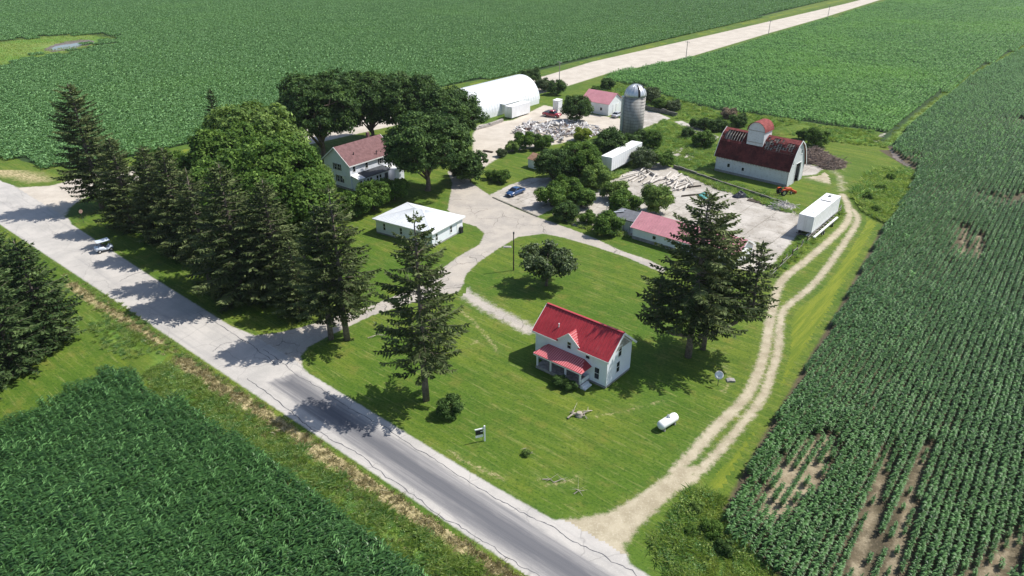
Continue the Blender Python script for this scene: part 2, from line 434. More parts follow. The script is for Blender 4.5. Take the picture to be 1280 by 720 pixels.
M_tanfade = sheet_mat('thin_dead_grass', core_tan, (0.3, 4.5), 2.5, 0.35)
M_tan = sheet_mat('dead_grass', core_tan, (-0.2, 0.6), 1.1, 0.9)
M_soil = sheet_mat('field_soil', core_soil, (0.1, 0.7), 0.4)
M_cropsoil = sheet_mat('greenish_crop_soil', core_soil_green, (0.1, 0.7), 0.4)  # dark greenish soil so no brown strips show at the field edges
def core_wet(nt):
    p = pos(nt); x = mix(nt, sstep(nt, noise(nt, p, 0.06, 5, 0.65), 0.35, 0.65), (0.105, 0.215, 0.030), (0.175, 0.235, 0.055))
    return mix(nt, mth(nt, 'MULTIPLY', sstep(nt, noise(nt, p, 0.9, 4, 0.7), 0.5, 0.36), 0.5), x, (0.06, 0.14, 0.025))
M_wet = sheet_mat('wet_meadow', core_wet, (0.0, 5.0), 5.0, 0.1, under=core_soil_green)
M_ww = sheet_mat('waterway_turf', core_wet, (-0.2, 1.6), 1.2, 0.4, under=core_soil_green)
M_pale = sheet_mat('pale_field_soil', core_pale, (0.0, 1.0), 1.0, 0.6, under=core_soil)
M_yel = sheet_mat('dry_yellow_grass', core_yellowgreen, (0.1, 1.6), 0.9, 0.8)
M_rough = sheet_mat('rough_grass', core_rough, (0.1, 1.8), 1.1, 0.6)

def psheet(name, poly, z, mat, res=0.5, pad=0.6, **kw):
    return sheet(name, [lambda P: poly_sd(P, poly)], bnd(poly), z, mat, res, pad, **kw)

# main road, straight, running from the junction at the left to the lower right
road_poly = [(-250, 252.4), (-250, 262.5)] + ats([(0, 226), (85, 278), (187, 345), (293, 411), (380, 464), (602, 600), (692, 651), (787, 706)]) + \
            [(52, 6), (47, 2)] + ats([(720, 758), (659, 718), (583, 668), (442, 574), (318, 492), (200, 413), (83, 335), (0, 280)])
junction = ats([(0, 227), (25, 234), (62, 232), (85, 229), (150, 214), (175, 226), (125, 241), (105, 248), (88, 260), (84, 270), (90, 283), (60, 262)])
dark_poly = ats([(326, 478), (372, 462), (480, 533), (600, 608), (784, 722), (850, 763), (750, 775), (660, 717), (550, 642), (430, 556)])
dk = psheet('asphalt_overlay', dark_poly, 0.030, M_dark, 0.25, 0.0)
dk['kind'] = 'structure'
# sealed cracks snaking along both shoulders
M_tar = paint('tar', (0.10, 0.10, 0.11), 0.5, 0.2)
def tar_line(pts, amp, w, seed, z=0.036):
    rs = random.Random(seed); a = smooth_line(pts, 24); mb = MB(); prev = None; off = 0
    for i, p in enumerate(a):
        off = off * 0.8 + rs.uniform(-amp, amp)
        d = Vector(a[min(i + 1, len(a) - 1)]) - Vector(a[max(i - 1, 0)]); d.normalize(); n = Vector((-d.y, d.x))
        q = Vector(p) + n * off; ww = w * rs.uniform(0.5, 1.3)
        cur = (q + n * ww, q - n * ww)
        if prev: mb.poly([(prev[0].x, prev[0].y, z), (prev[1].x, prev[1].y, z), (cur[1].x, cur[1].y, z), (cur[0].x, cur[0].y, z)])
        prev = cur
    return mb.build('crack_seal', M_tar, None)
for k, (pts, am) in enumerate([([(308, 474), (380, 528), (450, 574), (560, 648), (660, 712), (720, 750)], 0.16),
                         ([(330, 437), (400, 487), (480, 536), (600, 608), (700, 666), (800, 722)], 0.14),
                         ([(150, 352), (163, 345), (180, 340), (200, 338)], 0.10), ([(250, 392), (300, 424), (345, 455)], 0.12),
                         ([(265, 440), (280, 430), (290, 428)], 0.08), ([(102, 318), (112, 311), (120, 309)], 0.07)]):
    o = tar_line(ats(pts), am, 0.04, k); o['kind'] = 'structure'

gravel_poly = ats([(62, 232), (112, 219), (400, 157), (575, 119), (680, 95), (740, 77), (860, 50), (960, 27), (1055, 5)]) + [(330, 640), (600, 960), (616, 950), (345, 634)] + \
              ats([(1100, 0), (1030, 22), (960, 42), (860, 72), (760, 92), (722, 104), (690, 114), (580, 138), (400, 178), (175, 226), (118, 243), (112, 244)])
sheet('gravel_road', [lambda P: poly_sd(P, gravel_poly), lambda P: poly_sd(P, junction)], bnd(list(gravel_poly) + list(junction)), 0.013, M_gravel, 1.0, 1.2, near=[lambda P: poly_sd(P, road_poly)])

drive_a = ats([(286, 407), (318, 420), (345, 417), (380, 409), (410, 399), (457, 385), (488, 373), (530, 356), (553, 336), (575, 320), (600, 306), (606, 292), (596, 283),
               (572, 276), (560, 262), (563, 247), (566, 229), (560, 215), (575, 205), (588, 228), (614, 246), (642, 260), (672, 272), (715, 287), (747, 300), (777, 314),
               (810, 325), (832, 336), (828, 341), (785, 322), (740, 307), (705, 297), (680, 292), (647, 296), (622, 311), (597, 328), (582, 343), (578, 356),
               (572, 366), (554, 368), (515, 378), (465, 394), (410, 420), (384, 434), (375, 446), (378, 460), (386, 468)])
car_pad = ats([(612, 244), (640, 230), (662, 223), (692, 222), (705, 240), (690, 262), (672, 270)])
yard_g = ats([(560, 215), (590, 196), (590, 168), (597, 156), (640, 150), (680, 131), (720, 140), (790, 150), (790, 162), (740, 170), (700, 180), (660, 186), (636, 190), (614, 204), (600, 215), (585, 226)])
psheet('driveway', drive_a, 0.018, M_drive, 0.4, 0.8, near=[lambda P: poly_sd(P, road_poly), lambda P: poly_sd(P, yard_g), lambda P: poly_sd(P, car_pad)])
spur = smooth_line(ats([(572, 360), (592, 374), (612, 386), (636, 398), (660, 412)]))
M_spur = sheet_mat('broken_gravel', core_drive, (-0.1, 1.3), 1.5, 1.0)
sheet('gravel_spur', [lambda P: line_sd(P, spur, 1.35)], bnd(spur, 3), 0.0165, M_spur, 0.35, 0.9, near=[lambda P: poly_sd(P, drive_a)])
M_worn = sheet_mat('worn_lawn', core_tan, (0.0, 0.9), 1.3, 1.8)
for k, (pts, w) in enumerate([([(590, 398), (602, 410), (600, 424), (590, 430)], .12), ([(575, 388), (588, 398), (606, 418), (622, 440)], .15), ([(672, 600), (690, 606), (708, 602), (722, 596)], .12),
                              ([(560, 565), (590, 582), (630, 598)], .2), ([(745, 520), (790, 512), (830, 500)], .02), ([(905, 455), (912, 475), (903, 490)], .1)]):
    ln_ = smooth_line(ats(pts)); sheet('worn_grass', [lambda P: line_sd(P, ln_, w)], bnd(ln_, 2), 0.0031 + 0.0002 * k, M_worn, 0.3, 0.9)
psheet('parking_pad', car_pad, 0.016, M_conc, 0.5, 0.8, near=[lambda P: poly_sd(P, drive_a)])
psheet('gravel_yard', yard_g, 0.010, M_gravel, 0.7, 0.9, near=[lambda P: poly_sd(P, drive_a)])
conc = ats([(690, 268), (700, 250), (745, 236), (790, 212), (825, 203), (880, 228), (940, 243), (1008, 269), (1000, 290), (965, 332), (948, 342), (900, 330), (795, 296), (760, 290), (725, 285)])
psheet('concrete_yard', conc, 0.014, M_conc, 0.5, 0.8)
for p in ([(797, 150), (803, 137), (822, 141), (838, 148), (815, 156), (800, 162)], [(843, 152), (852, 151), (898, 171), (893, 176), (860, 163)], [(835, 190), (850, 184), (868, 193), (871, 200), (855, 200)],
          [(985, 212), (1005, 204), (1030, 210), (1020, 218), (1000, 220)]):
    q = ats(p); psheet('concrete_slab', q, 0.010, M_conc, 0.5, 0.6)

# two-track lane along the corn
lane_l = smooth_line(ats([(1053, 243), (1060, 257), (1060, 275), (1043, 295), (1005, 328), (976, 353), (963, 400), (956, 440), (941, 482), (925, 505), (898, 531), (863, 570), (845, 590)]))
lane_r = smooth_line(ats([(1066, 262), (1072, 275), (1058, 300), (1020, 352), (982, 385), (975, 405), (973, 434), (965, 464), (952, 498), (921, 538), (890, 573), (867, 596), (855, 605)]))
mouth = ats([(690, 651), (730, 648), (762, 641), (808, 614), (850, 584), (880, 582), (858, 606), (835, 624), (797, 660), (780, 682), (786, 706), (770, 700)])
sheet('dirt_lane', [lambda P: line_sd(P, lane_l, 0.55), lambda P: line_sd(P, lane_r, 0.45), lambda P: poly_sd(P, mouth)],
      bnd(list(lane_l) + list(lane_r) + list(mouth)), 0.0145, M_track, 0.3, 0.8, near=[lambda P: poly_sd(P, road_poly)])
paved = [lambda P: poly_sd(P, drive_a), lambda P: poly_sd(P, mouth), lambda P: poly_sd(P, junction)]
psheet('road', road_poly, 0.024, M_road, 0.28, 0.5, near=paved)
thinlane = smooth_line(ats([(1000, 196), (1030, 205), (1050, 222), (1053, 243)]))
sheet('worn_path', [lambda P: line_sd(P, thinlane, [1.6, 1.2] + [1.0] * len(thinlane))], bnd(thinlane, 3), 0.006, M_faint, 0.5, 0.9)

cornB = ats([(906, 660), (907, 650), (917, 628), (958, 552), (1005, 470), (1052, 389), (1098, 301), (1110, 279), (1128, 253), (1144, 221), (1145, 209), (1116, 189), (1121, 176), (1152, 145), (1217, 95), (1284, 59)]) + \
        [(520, 470), (300, 120), (120, 10), (45, 20)] + ats([(1000, 745), (964, 718), (923, 686)])
# verges
yel = ats([(880, 612), (905, 618), (917, 627), (958, 551), (1005, 469), (1052, 388), (1098, 300), (1108, 282), (1080, 268), (1066, 285), (1030, 352), (985, 395), (978, 440), (955, 505), (915, 555), (875, 600)])
psheet('dry_verge', yel, 0.008, M_yel, 0.6, 0.9, near=[lambda P: poly_sd(P, cornB)])
tan_line = smooth_line(ats([(88, 355), (120, 378), (160, 402), (198, 428)])); tan2 = smooth_line(ats([(230, 452), (270, 482), (320, 512), (400, 566), (500, 630), (620, 706), (680, 745)]))
rough_poly = ats([(98, 352), (150, 375), (215, 440), (330, 505), (450, 590), (560, 664), (650, 724), (700, 758), (560, 758), (505, 712), (441, 663), (340, 585), (234, 510), (203, 512), (168, 473), (190, 448), (130, 430), (105, 395)])
psheet('rough_verge', rough_poly, 0.004, M_rough, 0.7, 0.9)
sheet('dead_grass_strip', [lambda P: line_sd(P, tan_line, 0.5), lambda P: line_sd(P, tan2, 0.85)], bnd(list(tan_line) + list(tan2), 3), 0.010, M_tan, 0.4, 1.6)
weeds_a = ats([(800, 690), (838, 640), (868, 612), (905, 622), (908, 660), (964, 718), (1000, 760), (850, 760), (815, 722)])
psheet('weedy_corner', weeds_a, 0.0047, M_rough, 0.7, 0.9)
weeds_b = ats([(1066, 248), (1080, 226), (1100, 212), (1134, 212), (1143, 220), (1127, 253), (1108, 280), (1085, 268)])
weeds_c = ats([(760, 102), (830, 120), (890, 138), (960, 146), (1030, 158), (1090, 164), (1110, 185), (1060, 180), (1000, 170), (930, 160), (880, 158), (840, 146), (800, 130), (745, 118)])
weeds_d = ats([(795, 172), (830, 150), (895, 172), (893, 212), (850, 208), (815, 200)])
weeds_e = ats([(690, 200), (720, 180), (800, 172), (812, 200), (760, 230), (735, 250), (700, 270), (690, 245)])
for k, w in enumerate((weeds_b, weeds_c, weeds_d, weeds_e)): psheet('rough_ground', w, 0.002 + 0.0007 * k, M_rough, 0.8, 0.9)
bare = ats([(985, 214), (1010, 196), (1060, 205), (1050, 235), (1010, 225)])
psheet('bare_ground', bare, 0.0053, M_faint, 0.6, 0.9)
# mown grass seen pale along the gravel road and at the junction corner
corner = ats([(0, 196), (30, 208), (60, 215), (85, 226), (62, 230), (25, 232), (0, 225)]) + [(-140, 150)]
psheet('junction_verge', corner, 0.0055, M_tanfade, 0.7, 0.9)
marg = ats([(112, 216), (575, 108), (680, 90), (1040, 3)]) + [(325, 640)]
sheet('gravel_road_verge', [lambda P: line_sd(P, marg, 2.2)], bnd(marg, 4), 0.006, M_yel, 1.2, 0.9)

# creek bed and field puddle
M_water, nt, b = newmat('still_water', 0.08, 0.5); b.inputs['Base Color'].default_value = (0.16, 0.18, 0.17, 1)
M_mud = paint('wet_mud', (0.16, 0.13, 0.11), 0.6, 0.3, 0.6)
def flat(name, pts, z, mat, seed=1, jag=0.25):
    rs = random.Random(seed); a = smooth_line(list(pts) + [pts[0]], 8)[:-1]
    return tag(MB().poly([(x + rs.uniform(-jag, jag), y + rs.uniform(-jag, jag), z) for x, y in a]).build(name, mat), kind='structure')
flat('mud_bank', ats([(1093, 178), (1100, 168), (1120, 164), (1128, 166), (1112, 175), (1098, 181)]), 0.012, M_mud, 3, 0.4)
flat('creek_water', ats([(1091, 180), (1093, 173), (1101, 168), (1108, 166), (1099, 173), (1095, 181)]), 0.020, M_conc, 4, 0.2)
flat('creek_bed', ats([(1112, 186), (1118, 190), (1130, 202), (1142, 209), (1136, 208), (1120, 199)]), 0.012, M_mud, 5, 0.4)
flat('puddle_mud', ats([(55, 62), (70, 55), (95, 50), (118, 51), (112, 56), (85, 62), (65, 65)]), 0.020, M_mud, 6, 1.0)
flat('puddle_water', ats([(64, 60), (80, 56), (106, 53), (106, 56), (86, 61), (66, 63)]), 0.030, M_water, 7, 0.6)

# ================================================================== CROPS
def leafmat(name, c, c2, trans=0.35, rough=0.5, spec=0.35, wscale=0.03, wcol=None, glint=0.55):
    """leaf: two tones by clump, wide patches over the place, light shining through"""
    m, nt, b = newmat(name, rough, spec)
    p = pos(nt)
    tv = attr(nt, 'tone')
    x = mix(nt, tv, tuple(v * 0.75 for v in c), c2)
    x = mix(nt, mth(nt, 'MULTIPLY', sstep(nt, tv, 0.72, 1.0), glint), x, tuple(min(0.6, v * 1.7 + 0.03) for v in c2))
    if wcol: x = mix(nt, mth(nt, 'MULTIPLY', sstep(nt, noise(nt, p, wscale, 4, 0.6), 0.45, 0.75), 0.6), x, wcol)
    L(nt, x, b.inputs['Base Color'])
    t = nd(nt, 'ShaderNodeBsdfTranslucent'); L(nt, mix(nt, 1.0, x, (1.0, 1.0, 0.55), 'MULTIPLY'), t.inputs[0])
    ms = nd(nt, 'ShaderNodeMixShader'); ms.inputs[0].default_value = trans
    L(nt, b.outputs[0], ms.inputs[1]); L(nt, t.outputs[0], ms.inputs[2]); L(nt, ms.outputs[0], nt.nodes['Material Output'].inputs[0])
    MATS[name] = m; return m
M_corn = leafmat('corn_leaf', (0.022, 0.080, 0.018), (0.098, 0.215, 0.060), 0.26, 0.42, 0.35, 0.05, (0.050, 0.130, 0.026), 0.8)
M_corn2 = leafmat('young_corn_leaf', (0.026, 0.086, 0.020), (0.100, 0.215, 0.062), 0.26, 0.45, 0.3, 0.02, (0.075, 0.180, 0.030), 0.7)
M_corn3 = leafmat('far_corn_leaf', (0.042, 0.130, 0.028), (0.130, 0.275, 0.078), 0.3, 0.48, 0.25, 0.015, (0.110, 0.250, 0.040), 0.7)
M_crop = leafmat('far_crop_leaf', (0.064, 0.190, 0.036), (0.165, 0.345, 0.090), 0.32, 0.55, 0.2, 0.012, (0.190, 0.400, 0.060), 0.7)
M_soy = leafmat('soybean_leaf', (0.078, 0.195, 0.058), (0.185, 0.345, 0.130), 0.30, 0.55, 0.2, 0.015, (0.150, 0.300, 0.090), 0.5)
M_weed = leafmat('weed_leaf', (0.165, 0.300, 0.065), (0.370, 0.490, 0.140), 0.45, 0.7, 0.08, 0.10, (0.290, 0.340, 0.100))
M_straw = leafmat('straw', (0.22, 0.19, 0.08), (0.50, 0.43, 0.24), 0.2, 0.7, 0.2)
M_ygrass = leafmat('waterway_grass', (0.190, 0.290, 0.040), (0.330, 0.400, 0.090), 0.3, 0.6, 0.25)

def corn_clump(name, n, ln, h, rs, dense=9, rows=1, gap=0.76, w=0.055, lf=(0.28, 0.46)):
    """n plants per row along local x over length ln; stalks with arching leaves"""
    V = []; F = []; T = []
    for r in range(rows):
        for k in range(n):
            x = (k + rs.uniform(0.1, 0.9)) / n * ln - ln / 2; y = (r - (rows - 1) / 2) * gap + rs.uniform(-0.05, 0.05)
            hh = h * rs.uniform(0.8, 1.08); a0 = rs.uniform(0, 6.28); tone = rs.random()
            i = len(V); s = 0.018
            V += [(x - s, y, 0), (x + s, y, 0), (x + s, y, hh * 0.8), (x - s, y, hh * 0.8)]; F.append((i, i + 1, i + 2, i + 3)); T += [tone * 0.4] * 4
            for j in range(dense):
                a = a0 + (j % 2) * math.pi + rs.uniform(-0.5, 0.5); z0 = hh * (0.22 + 0.6 * j / dense)
                ll = hh * rs.uniform(*lf); rise = rs.uniform(0.5, 1.35)
                dx, dy = math.cos(a), math.sin(a); nx, ny = -dy, dx; prev = None; tj = min(1, max(0, tone * 0.25 + rs.random() ** 1.3 * 0.9))
                for q in range(4):
                    t = q / 3; rr = ll * t * (1 - 0.12 * t); zz = z0 + ll * (rise * t - 1.05 * rise * t * t * 0.9)
                    ww = (w, w * 1.25, w, 0.006)[q]
                    i = len(V); V += [(x + dx * rr + nx * ww, y + dy * rr + ny * ww, zz), (x + dx * rr - nx * ww, y + dy * rr - ny * ww, zz)]; T += [tj] * 2
                    if prev is not None: F.append((prev, prev + 1, i + 1, i))
                    prev = i
    return np_mesh(name, np.array(V), np.array(F), {'tone': np.array(T)})

def leaf_clump(name, size, n, h, leaf, rs, rows=0, up=0.5):
    """n broad leaves over a size x size patch, optional row structure along x"""
    cx = rs.uniform(-size / 2, size / 2, n); cy = rs.uniform(-size / 2, size / 2, n)
    if rows:
        cy = (rs.integers(0, rows, n) + 0.5) / rows * size - size / 2 + rs.normal(0, size / rows * 0.16, n)
    cz = h * (0.45 + 0.55 * rs.random(n)); d = rs.normal(0, 1, (n, 3)); d[:, 2] = np.abs(d[:, 2]) + up
    d /= np.linalg.norm(d, axis=1)[:, None]
    r = rs.normal(0, 1, (n, 3)); u = np.cross(d, r); u /= np.linalg.norm(u, axis=1)[:, None]; v = np.cross(d, u)
    s = leaf * (0.6 + 0.8 * rs.random(n))[:, None]
    c = np.stack([cx, cy, cz], 1)
    V = np.stack([c + u * s, c + v * s * 0.6, c - u * s, c - v * s * 0.6], 1).reshape(-1, 3)
    Q = np.arange(4 * n).reshape(-1, 4); T = np.repeat(np.clip(rs.normal(0.5, 0.3, n), 0, 1), 4)
    return np_mesh(name, V, Q, {'tone': T})
def blade_clump(name, size, n, h, w, rs, lean=0.35):
    cx = rs.uniform(-size / 2, size / 2, n); cy = rs.uniform(-size / 2, size / 2, n); a = rs.uniform(0, 6.28, n)
    hh = h * (0.45 + 0.65 * rs.random(n)); b = rs.uniform(0, 6.28, n); ll = lean * hh * rs.random(n)
    ux, uy = np.cos(a) * w, np.sin(a) * w; z = np.zeros(n)
    mx, my = np.cos(b) * ll, np.sin(b) * ll
    V = np.stack([np.stack([cx - ux, cy - uy, z], 1), np.stack([cx + ux, cy + uy, z], 1),
                  np.stack([cx + ux * 0.8 + mx * 0.4, cy + uy * 0.8 + my * 0.4, hh * 0.62], 1), np.stack([cx + mx, cy + my, hh], 1)], 1).reshape(-1, 3)
    T = np.repeat(rs.random(n), 4)
    return np_mesh(name, V, np.arange(4 * n).reshape(-1, 4), {'tone': T})

rsr = random.Random(11)
def row_points(poly, ang, gap, step, jit=0.0):
    a = np.asarray(poly, float); c, s = math.cos(ang), math.sin(ang)
    u = a @ np.array([c, s]); v = a @ np.array([-s, c])
    uu = np.arange(u.min(), u.max(), step); vv = np.arange(v.min(), v.max(), gap)
    U, W = np.meshgrid(uu, vv); U = U + (np.arange(len(vv)) % 7)[:, None] * step / 7.0
    P = np.stack([U.ravel() * c - W.ravel() * s, U.ravel() * s + W.ravel() * c], 1)
    return P[inside(P, poly)]
def vis(P, h=0.0, m=70):
    """keep what can lie in or just beside the picture"""
    f = P[:, 1] * math.cos(PITCH) + CAM_H * math.sin(PITCH); d = -P[:, 1] * math.sin(PITCH) + CAM_H * math.cos(PITCH)
    px = 640 + FPX * P[:, 0] / f; py = 360 + FPX * d / f
    return P[(px > -m * 2) & (px < 1280 + m * 2) & (py > -60) & (py < 720 + m) & (f > 1)]
def z0(P, z=0.0): return np.column_stack([P, np.full(len(P), z)])

# lower left corn
cornA = ats([(0, 541), (39, 525), (98, 491), (137, 472), (168, 473), (203, 511), (234, 511), (340, 586), (441, 664), (505, 710), (560, 752)]) + [(-8, 22), (-80, 22), (-80, 72)]
psheet('corn_soil', cornA, 0.0095, M_soil, 0.7, 0.2)
PA = vis(row_points(cornA, DA, 0.76, 1.9))
protosA = [(corn_clump('corn_%d' % k, 11, 2.0, 2.1, random.Random(50 + k), 10, w=0.045, lf=(0.22, 0.38)), M_corn) for k in range(4)]
scatter('corn_field', z0(PA), DA + RNG.normal(0, 0.02, len(PA)) + math.pi * RNG.integers(0, 2, len(PA)), RNG.normal(1, 0.07, len(PA)), protosA,
        'dense dark green corn filling the lower left corner below the road', 'corn field')

# right corn field with rows running away from the camera
sheet('corn_soil', [lambda P: np.minimum(poly_sd(P, cornB) + 0.7, 150 - P[:, 1])], (10, 240, 0, 152), 0.011, M_soil, 0.6, 0.5)
sheet('corn_soil', [lambda P: np.minimum(poly_sd(P, cornB), P[:, 1] - 149)], (60, 530, 147, 480), 0.0112, M_soil, 3.0, 0.1, near=[lambda P: P[:, 1] * 0 + 9.0])
bareseg = [(ats([(1112, 560), (1095, 620), (1068, 725)]), [0.15, 0.45, 0.6]), (ats([(1160, 555), (1140, 610), (1110, 725)]), [0.1, 0.35, 0.5]),
           (ats([(1206, 286), (1203, 318)]), [0.5, 0.5]), (ats([(1224, 296), (1221, 322)]), [0.4, 0.4]), (ats([(1275, 672), (1240, 712), (1215, 730)]), [0.4, 0.7, 0.7])]
stub = ats([(935, 640), (955, 590), (1000, 545), (1050, 540), (1040, 600), (1005, 640), (970, 668)])
def bare_sd(P):
    return np.max(np.stack([line_sd(P, a, w) for a, w in bareseg] + [poly_sd(P, stub) - 0.6]), 0)
allb = np.concatenate([np.array(a) for a, w in bareseg] + [np.array(stub)])
sheet('bare_soil', [bare_sd], bnd(allb, 4), 0.016, M_pale, 0.5, 0.0)
PB = vis(row_points(cornB, R(51.5), 0.80, 1.4))
bs = np.max(np.stack([line_sd(PB, a, w) for a, w in bareseg]), 0); ss = poly_sd(PB, stub)
wob = np.array([mnoise.noise((p[0] * 0.05, p[1] * 0.05, 3.1)) for p in PB])
keep = ~((bs + RNG.normal(0, 0.4, len(PB))) > -0.05) | (RNG.random(len(PB)) < 0.3)
rowid = np.floor((PB @ np.array([-math.sin(R(51.5)), math.cos(R(51.5))])) / 0.80 + 0.5).astype(int)
keep &= ~((ss > 0) & (RNG.random(len(PB)) < 0.22))
keep &= ~((wob < -0.42) & (RNG.random(len(PB)) < 0.45))
PBk = PB[keep]; sB = (1.0 + 0.22 * wob - 0.42 * np.clip((ss + 1) / 3, 0, 1) - 0.42 * np.clip((bs + 0.9) / 0.9, 0, 1))[keep] * RNG.normal(1, 0.07, keep.sum())
near = PBk[:, 1] + RNG.normal(0, 38, len(PBk)) < 180
protosB = [(corn_clump('cornb_%d' % k, 8, 1.5, 1.7, random.Random(80 + k), 8, w=0.055, lf=(0.20, 0.36)), M_corn2) for k in range(4)]
scatter('corn_field', z0(PBk[near]), R(51.5) + RNG.normal(0, 0.02, near.sum()) + math.pi * RNG.integers(0, 2, near.sum()), sB[near], protosB,
        'young corn in rows beside the dirt lane with bare streaks', 'corn field')
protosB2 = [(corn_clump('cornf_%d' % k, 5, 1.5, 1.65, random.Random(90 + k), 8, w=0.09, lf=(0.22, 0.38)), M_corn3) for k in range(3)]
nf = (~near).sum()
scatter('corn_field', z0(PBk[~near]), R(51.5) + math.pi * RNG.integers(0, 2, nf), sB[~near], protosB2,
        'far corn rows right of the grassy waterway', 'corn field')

# back right field between gravel road and waterway
fieldC = ats([(755, 100), (805, 108), (847, 127), (900, 139), (967, 146), (1030, 156), (1090, 163), (1112, 168), (1144, 143), (1209, 95), (1281, 56)]) + [(520, 510), (700, 900), (610, 930)] + \
         ats([(1112, 1), (1045, 22), (968, 44), (866, 73), (768, 91)])
psheet('crop_soil', fieldC, 0.0085, M_cropsoil, 6.0, 0.0)
PC = vis(row_points(fieldC, R(51.5), 3.04, 3.0), m=40)
protosC = [(corn_clump('cornc_%d' % k, 4, 3.2, 1.5, random.Random(120 + k), 5, rows=3, gap=1.01, w=0.22, lf=(0.26, 0.42)), M_crop) for k in range(4)]
scatter('crop_field', z0(PC), R(51.5) + math.pi * RNG.integers(0, 2, len(PC)), RNG.normal(1, 0.08, len(PC)), protosC,
        'light green crop between the gravel road and the waterway', 'crop field')

# back left soybean field
fieldD = [(-190, 205)] + ats([(0, 188), (30, 203), (60, 209), (108, 209), (575, 104), (680, 87), (1028, 2)]) + [(320, 650), (560, 940), (-900, 940), (-600, 420)]
psheet('crop_soil', fieldD, 0.0075, M_cropsoil, 8.0, 0.0)
PD = vis(row_points(fieldD, DB, 4.6, 4.6), m=40)
wet = ats([(-40, 88), (0, 84), (40, 74), (90, 66), (130, 54), (145, 47), (110, 42), (60, 45), (0, 52), (-40, 60)]); psheet('wet_ground', wet, 0.0135, M_wet, 3.0, 2.0)
ws = poly_sd(PD, wet) + RNG.normal(0, 4, len(PD))
PDs = PD[ws < 0]; PDg = PD[ws >= 0]
protosD = [(leaf_clump('soy_%d' % k, 5.0, 440, 0.75, 0.31, np.random.default_rng(200 + k), rows=6, up=0.7), M_soy) for k in range(4)]
scatter('soybean_field', z0(PDs), DB + math.pi * RNG.integers(0, 2, len(PDs)), RNG.normal(1, 0.06, len(PDs)), protosD,
        'blue green soybean field across the gravel road at top left', 'crop field')
protosDg = [(blade_clump('wetgrass_%d' % k, 5.0, 90, 0.35, 0.09, np.random.default_rng(220 + k)), M_ygrass) for k in range(2)]
ps = np.array(ats([(70, 58), (110, 53)])); dpud = line_sd(PDg, ps, 7.0)
PDg = PDg[dpud < 0]
scatter('wet_grass', z0(PDg), RNG.uniform(0, 6.28, len(PDg)), RNG.normal(1, 0.1, len(PDg)), protosDg,
        'yellow green grass around the puddle in the soybean field', 'grass')
# grassy waterway dividing the two far fields
wwl = ats([(1110, 180), (1118, 172), (1148, 144), (1213, 94), (1282, 57)]) + [(520, 490)]
sheet('grass_waterway', [lambda P: line_sd(P, wwl, 1.2)], (75, 335, 128, 425), 0.0145, M_ww, 1.0, 0.8)
Pw = np.array([(x, y) for x in np.arange(80, 330, 1.6) for y in np.arange(130, 420, 1.6)]); Pw = Pw[line_sd(Pw, wwl, 1.0) > 0]; Pw = vis(Pw + RNG.normal(0, 0.4, Pw.shape))
scatter('waterway_grass', z0(Pw), RNG.uniform(0, 6.28, len(Pw)), RNG.normal(0.6, 0.15, len(Pw)),
        [(blade_clump('ww_%d' % k, 2.2, 40, 0.7, 0.06, np.random.default_rng(240 + k)), M_ygrass) for k in range(2)],
        'yellow green grass strip between the two far fields', 'grass')

# rough weeds and tall grass
def fill(poly, gap, seed, jit=0.5):
    b = bnd(poly, 0); g = np.random.default_rng(seed)
    X, Y = np.meshgrid(np.arange(b[0], b[1], gap), np.arange(b[2], b[3], gap)); P = np.stack([X.ravel(), Y.ravel()], 1) + g.uniform(-jit * gap, jit * gap, (X.size, 2))
    return P[inside(P, poly)]
M_weed2 = leafmat('tall_grass_blade', (0.230, 0.390, 0.095), (0.480, 0.600, 0.240), 0.5, 0.7, 0.08, 0.15, (0.360, 0.420, 0.120))
M_weed3 = leafmat('bluish_weed', (0.150, 0.310, 0.095), (0.300, 0.480, 0.190), 0.5, 0.7, 0.08)
weedp = [(leaf_clump('weed_%d' % k, 0.9, 60, 0.8, 0.085, np.random.default_rng(300 + k), up=0.2), (M_weed, M_weed3)[k]) for k in range(2)] + \
        [(blade_clump('tallgrass_%d' % k, 1.1, 95, 0.75, 0.022, np.random.default_rng(310 + k), 1.7), (M_weed2, M_weed, M_weed2, M_weed3)[k]) for k in range(4)]
def weeds(name, polys, gap, label, seed, s0=1.0, sv=0.3, protos=weedp, avoid=None):
    P = np.concatenate([fill(p, gap, seed + i) for i, p in enumerate(polys)])
    n = np.array([mnoise.noise((p[0] * 0.25, p[1] * 0.25, seed)) for p in P])
    ok = n > -0.62
    if avoid is not None: ok &= ~avoid(P)
    P = P[ok]; n = n[ok]
    s = np.clip(s0 * (1 + sv * 1.7 * n) * RNG.normal(1, 0.18, len(P)), 0.25, 3)
    scatter(name, z0(P), RNG.uniform(0, 6.28, len(P)), s, protos, label, 'weeds')
av_tan = lambda P: (line_sd(P, tan2, 0.7) > 0) | (line_sd(P, tan_line, 0.4) > 0)
roadside = ats([(205, 452), (240, 470), (330, 528), (450, 612), (560, 684), (620, 724), (660, 752), (560, 752), (505, 708), (441, 660), (340, 582), (236, 507), (205, 507), (172, 470)])
weeds('roadside_weeds', [roadside], 0.55, 'tall weeds and grass between the road ditch and the lower left corn', 400, 0.62, avoid=av_tan)
ditch = ats([(105, 352), (150, 380), (215, 428), (320, 503), (450, 590), (560, 662), (655, 724), (640, 730), (545, 668), (440, 598), (310, 514), (200, 436), (130, 402)])
weeds('ditch_grass', [ditch, ats([(112, 402), (150, 408), (205, 440), (160, 452), (118, 432)])], 0.7, 'uneven grass in the ditch along the lower edge of the road', 420, 0.42, avoid=av_tan)
weeds('corner_weeds', [ats([(815, 680), (845, 640), (868, 614), (903, 624), (908, 664), (964, 724), (985, 752), (850, 752), (835, 716)])], 0.5, 'tangled tall weeds between lane mouth and right corn field', 430, 0.85)
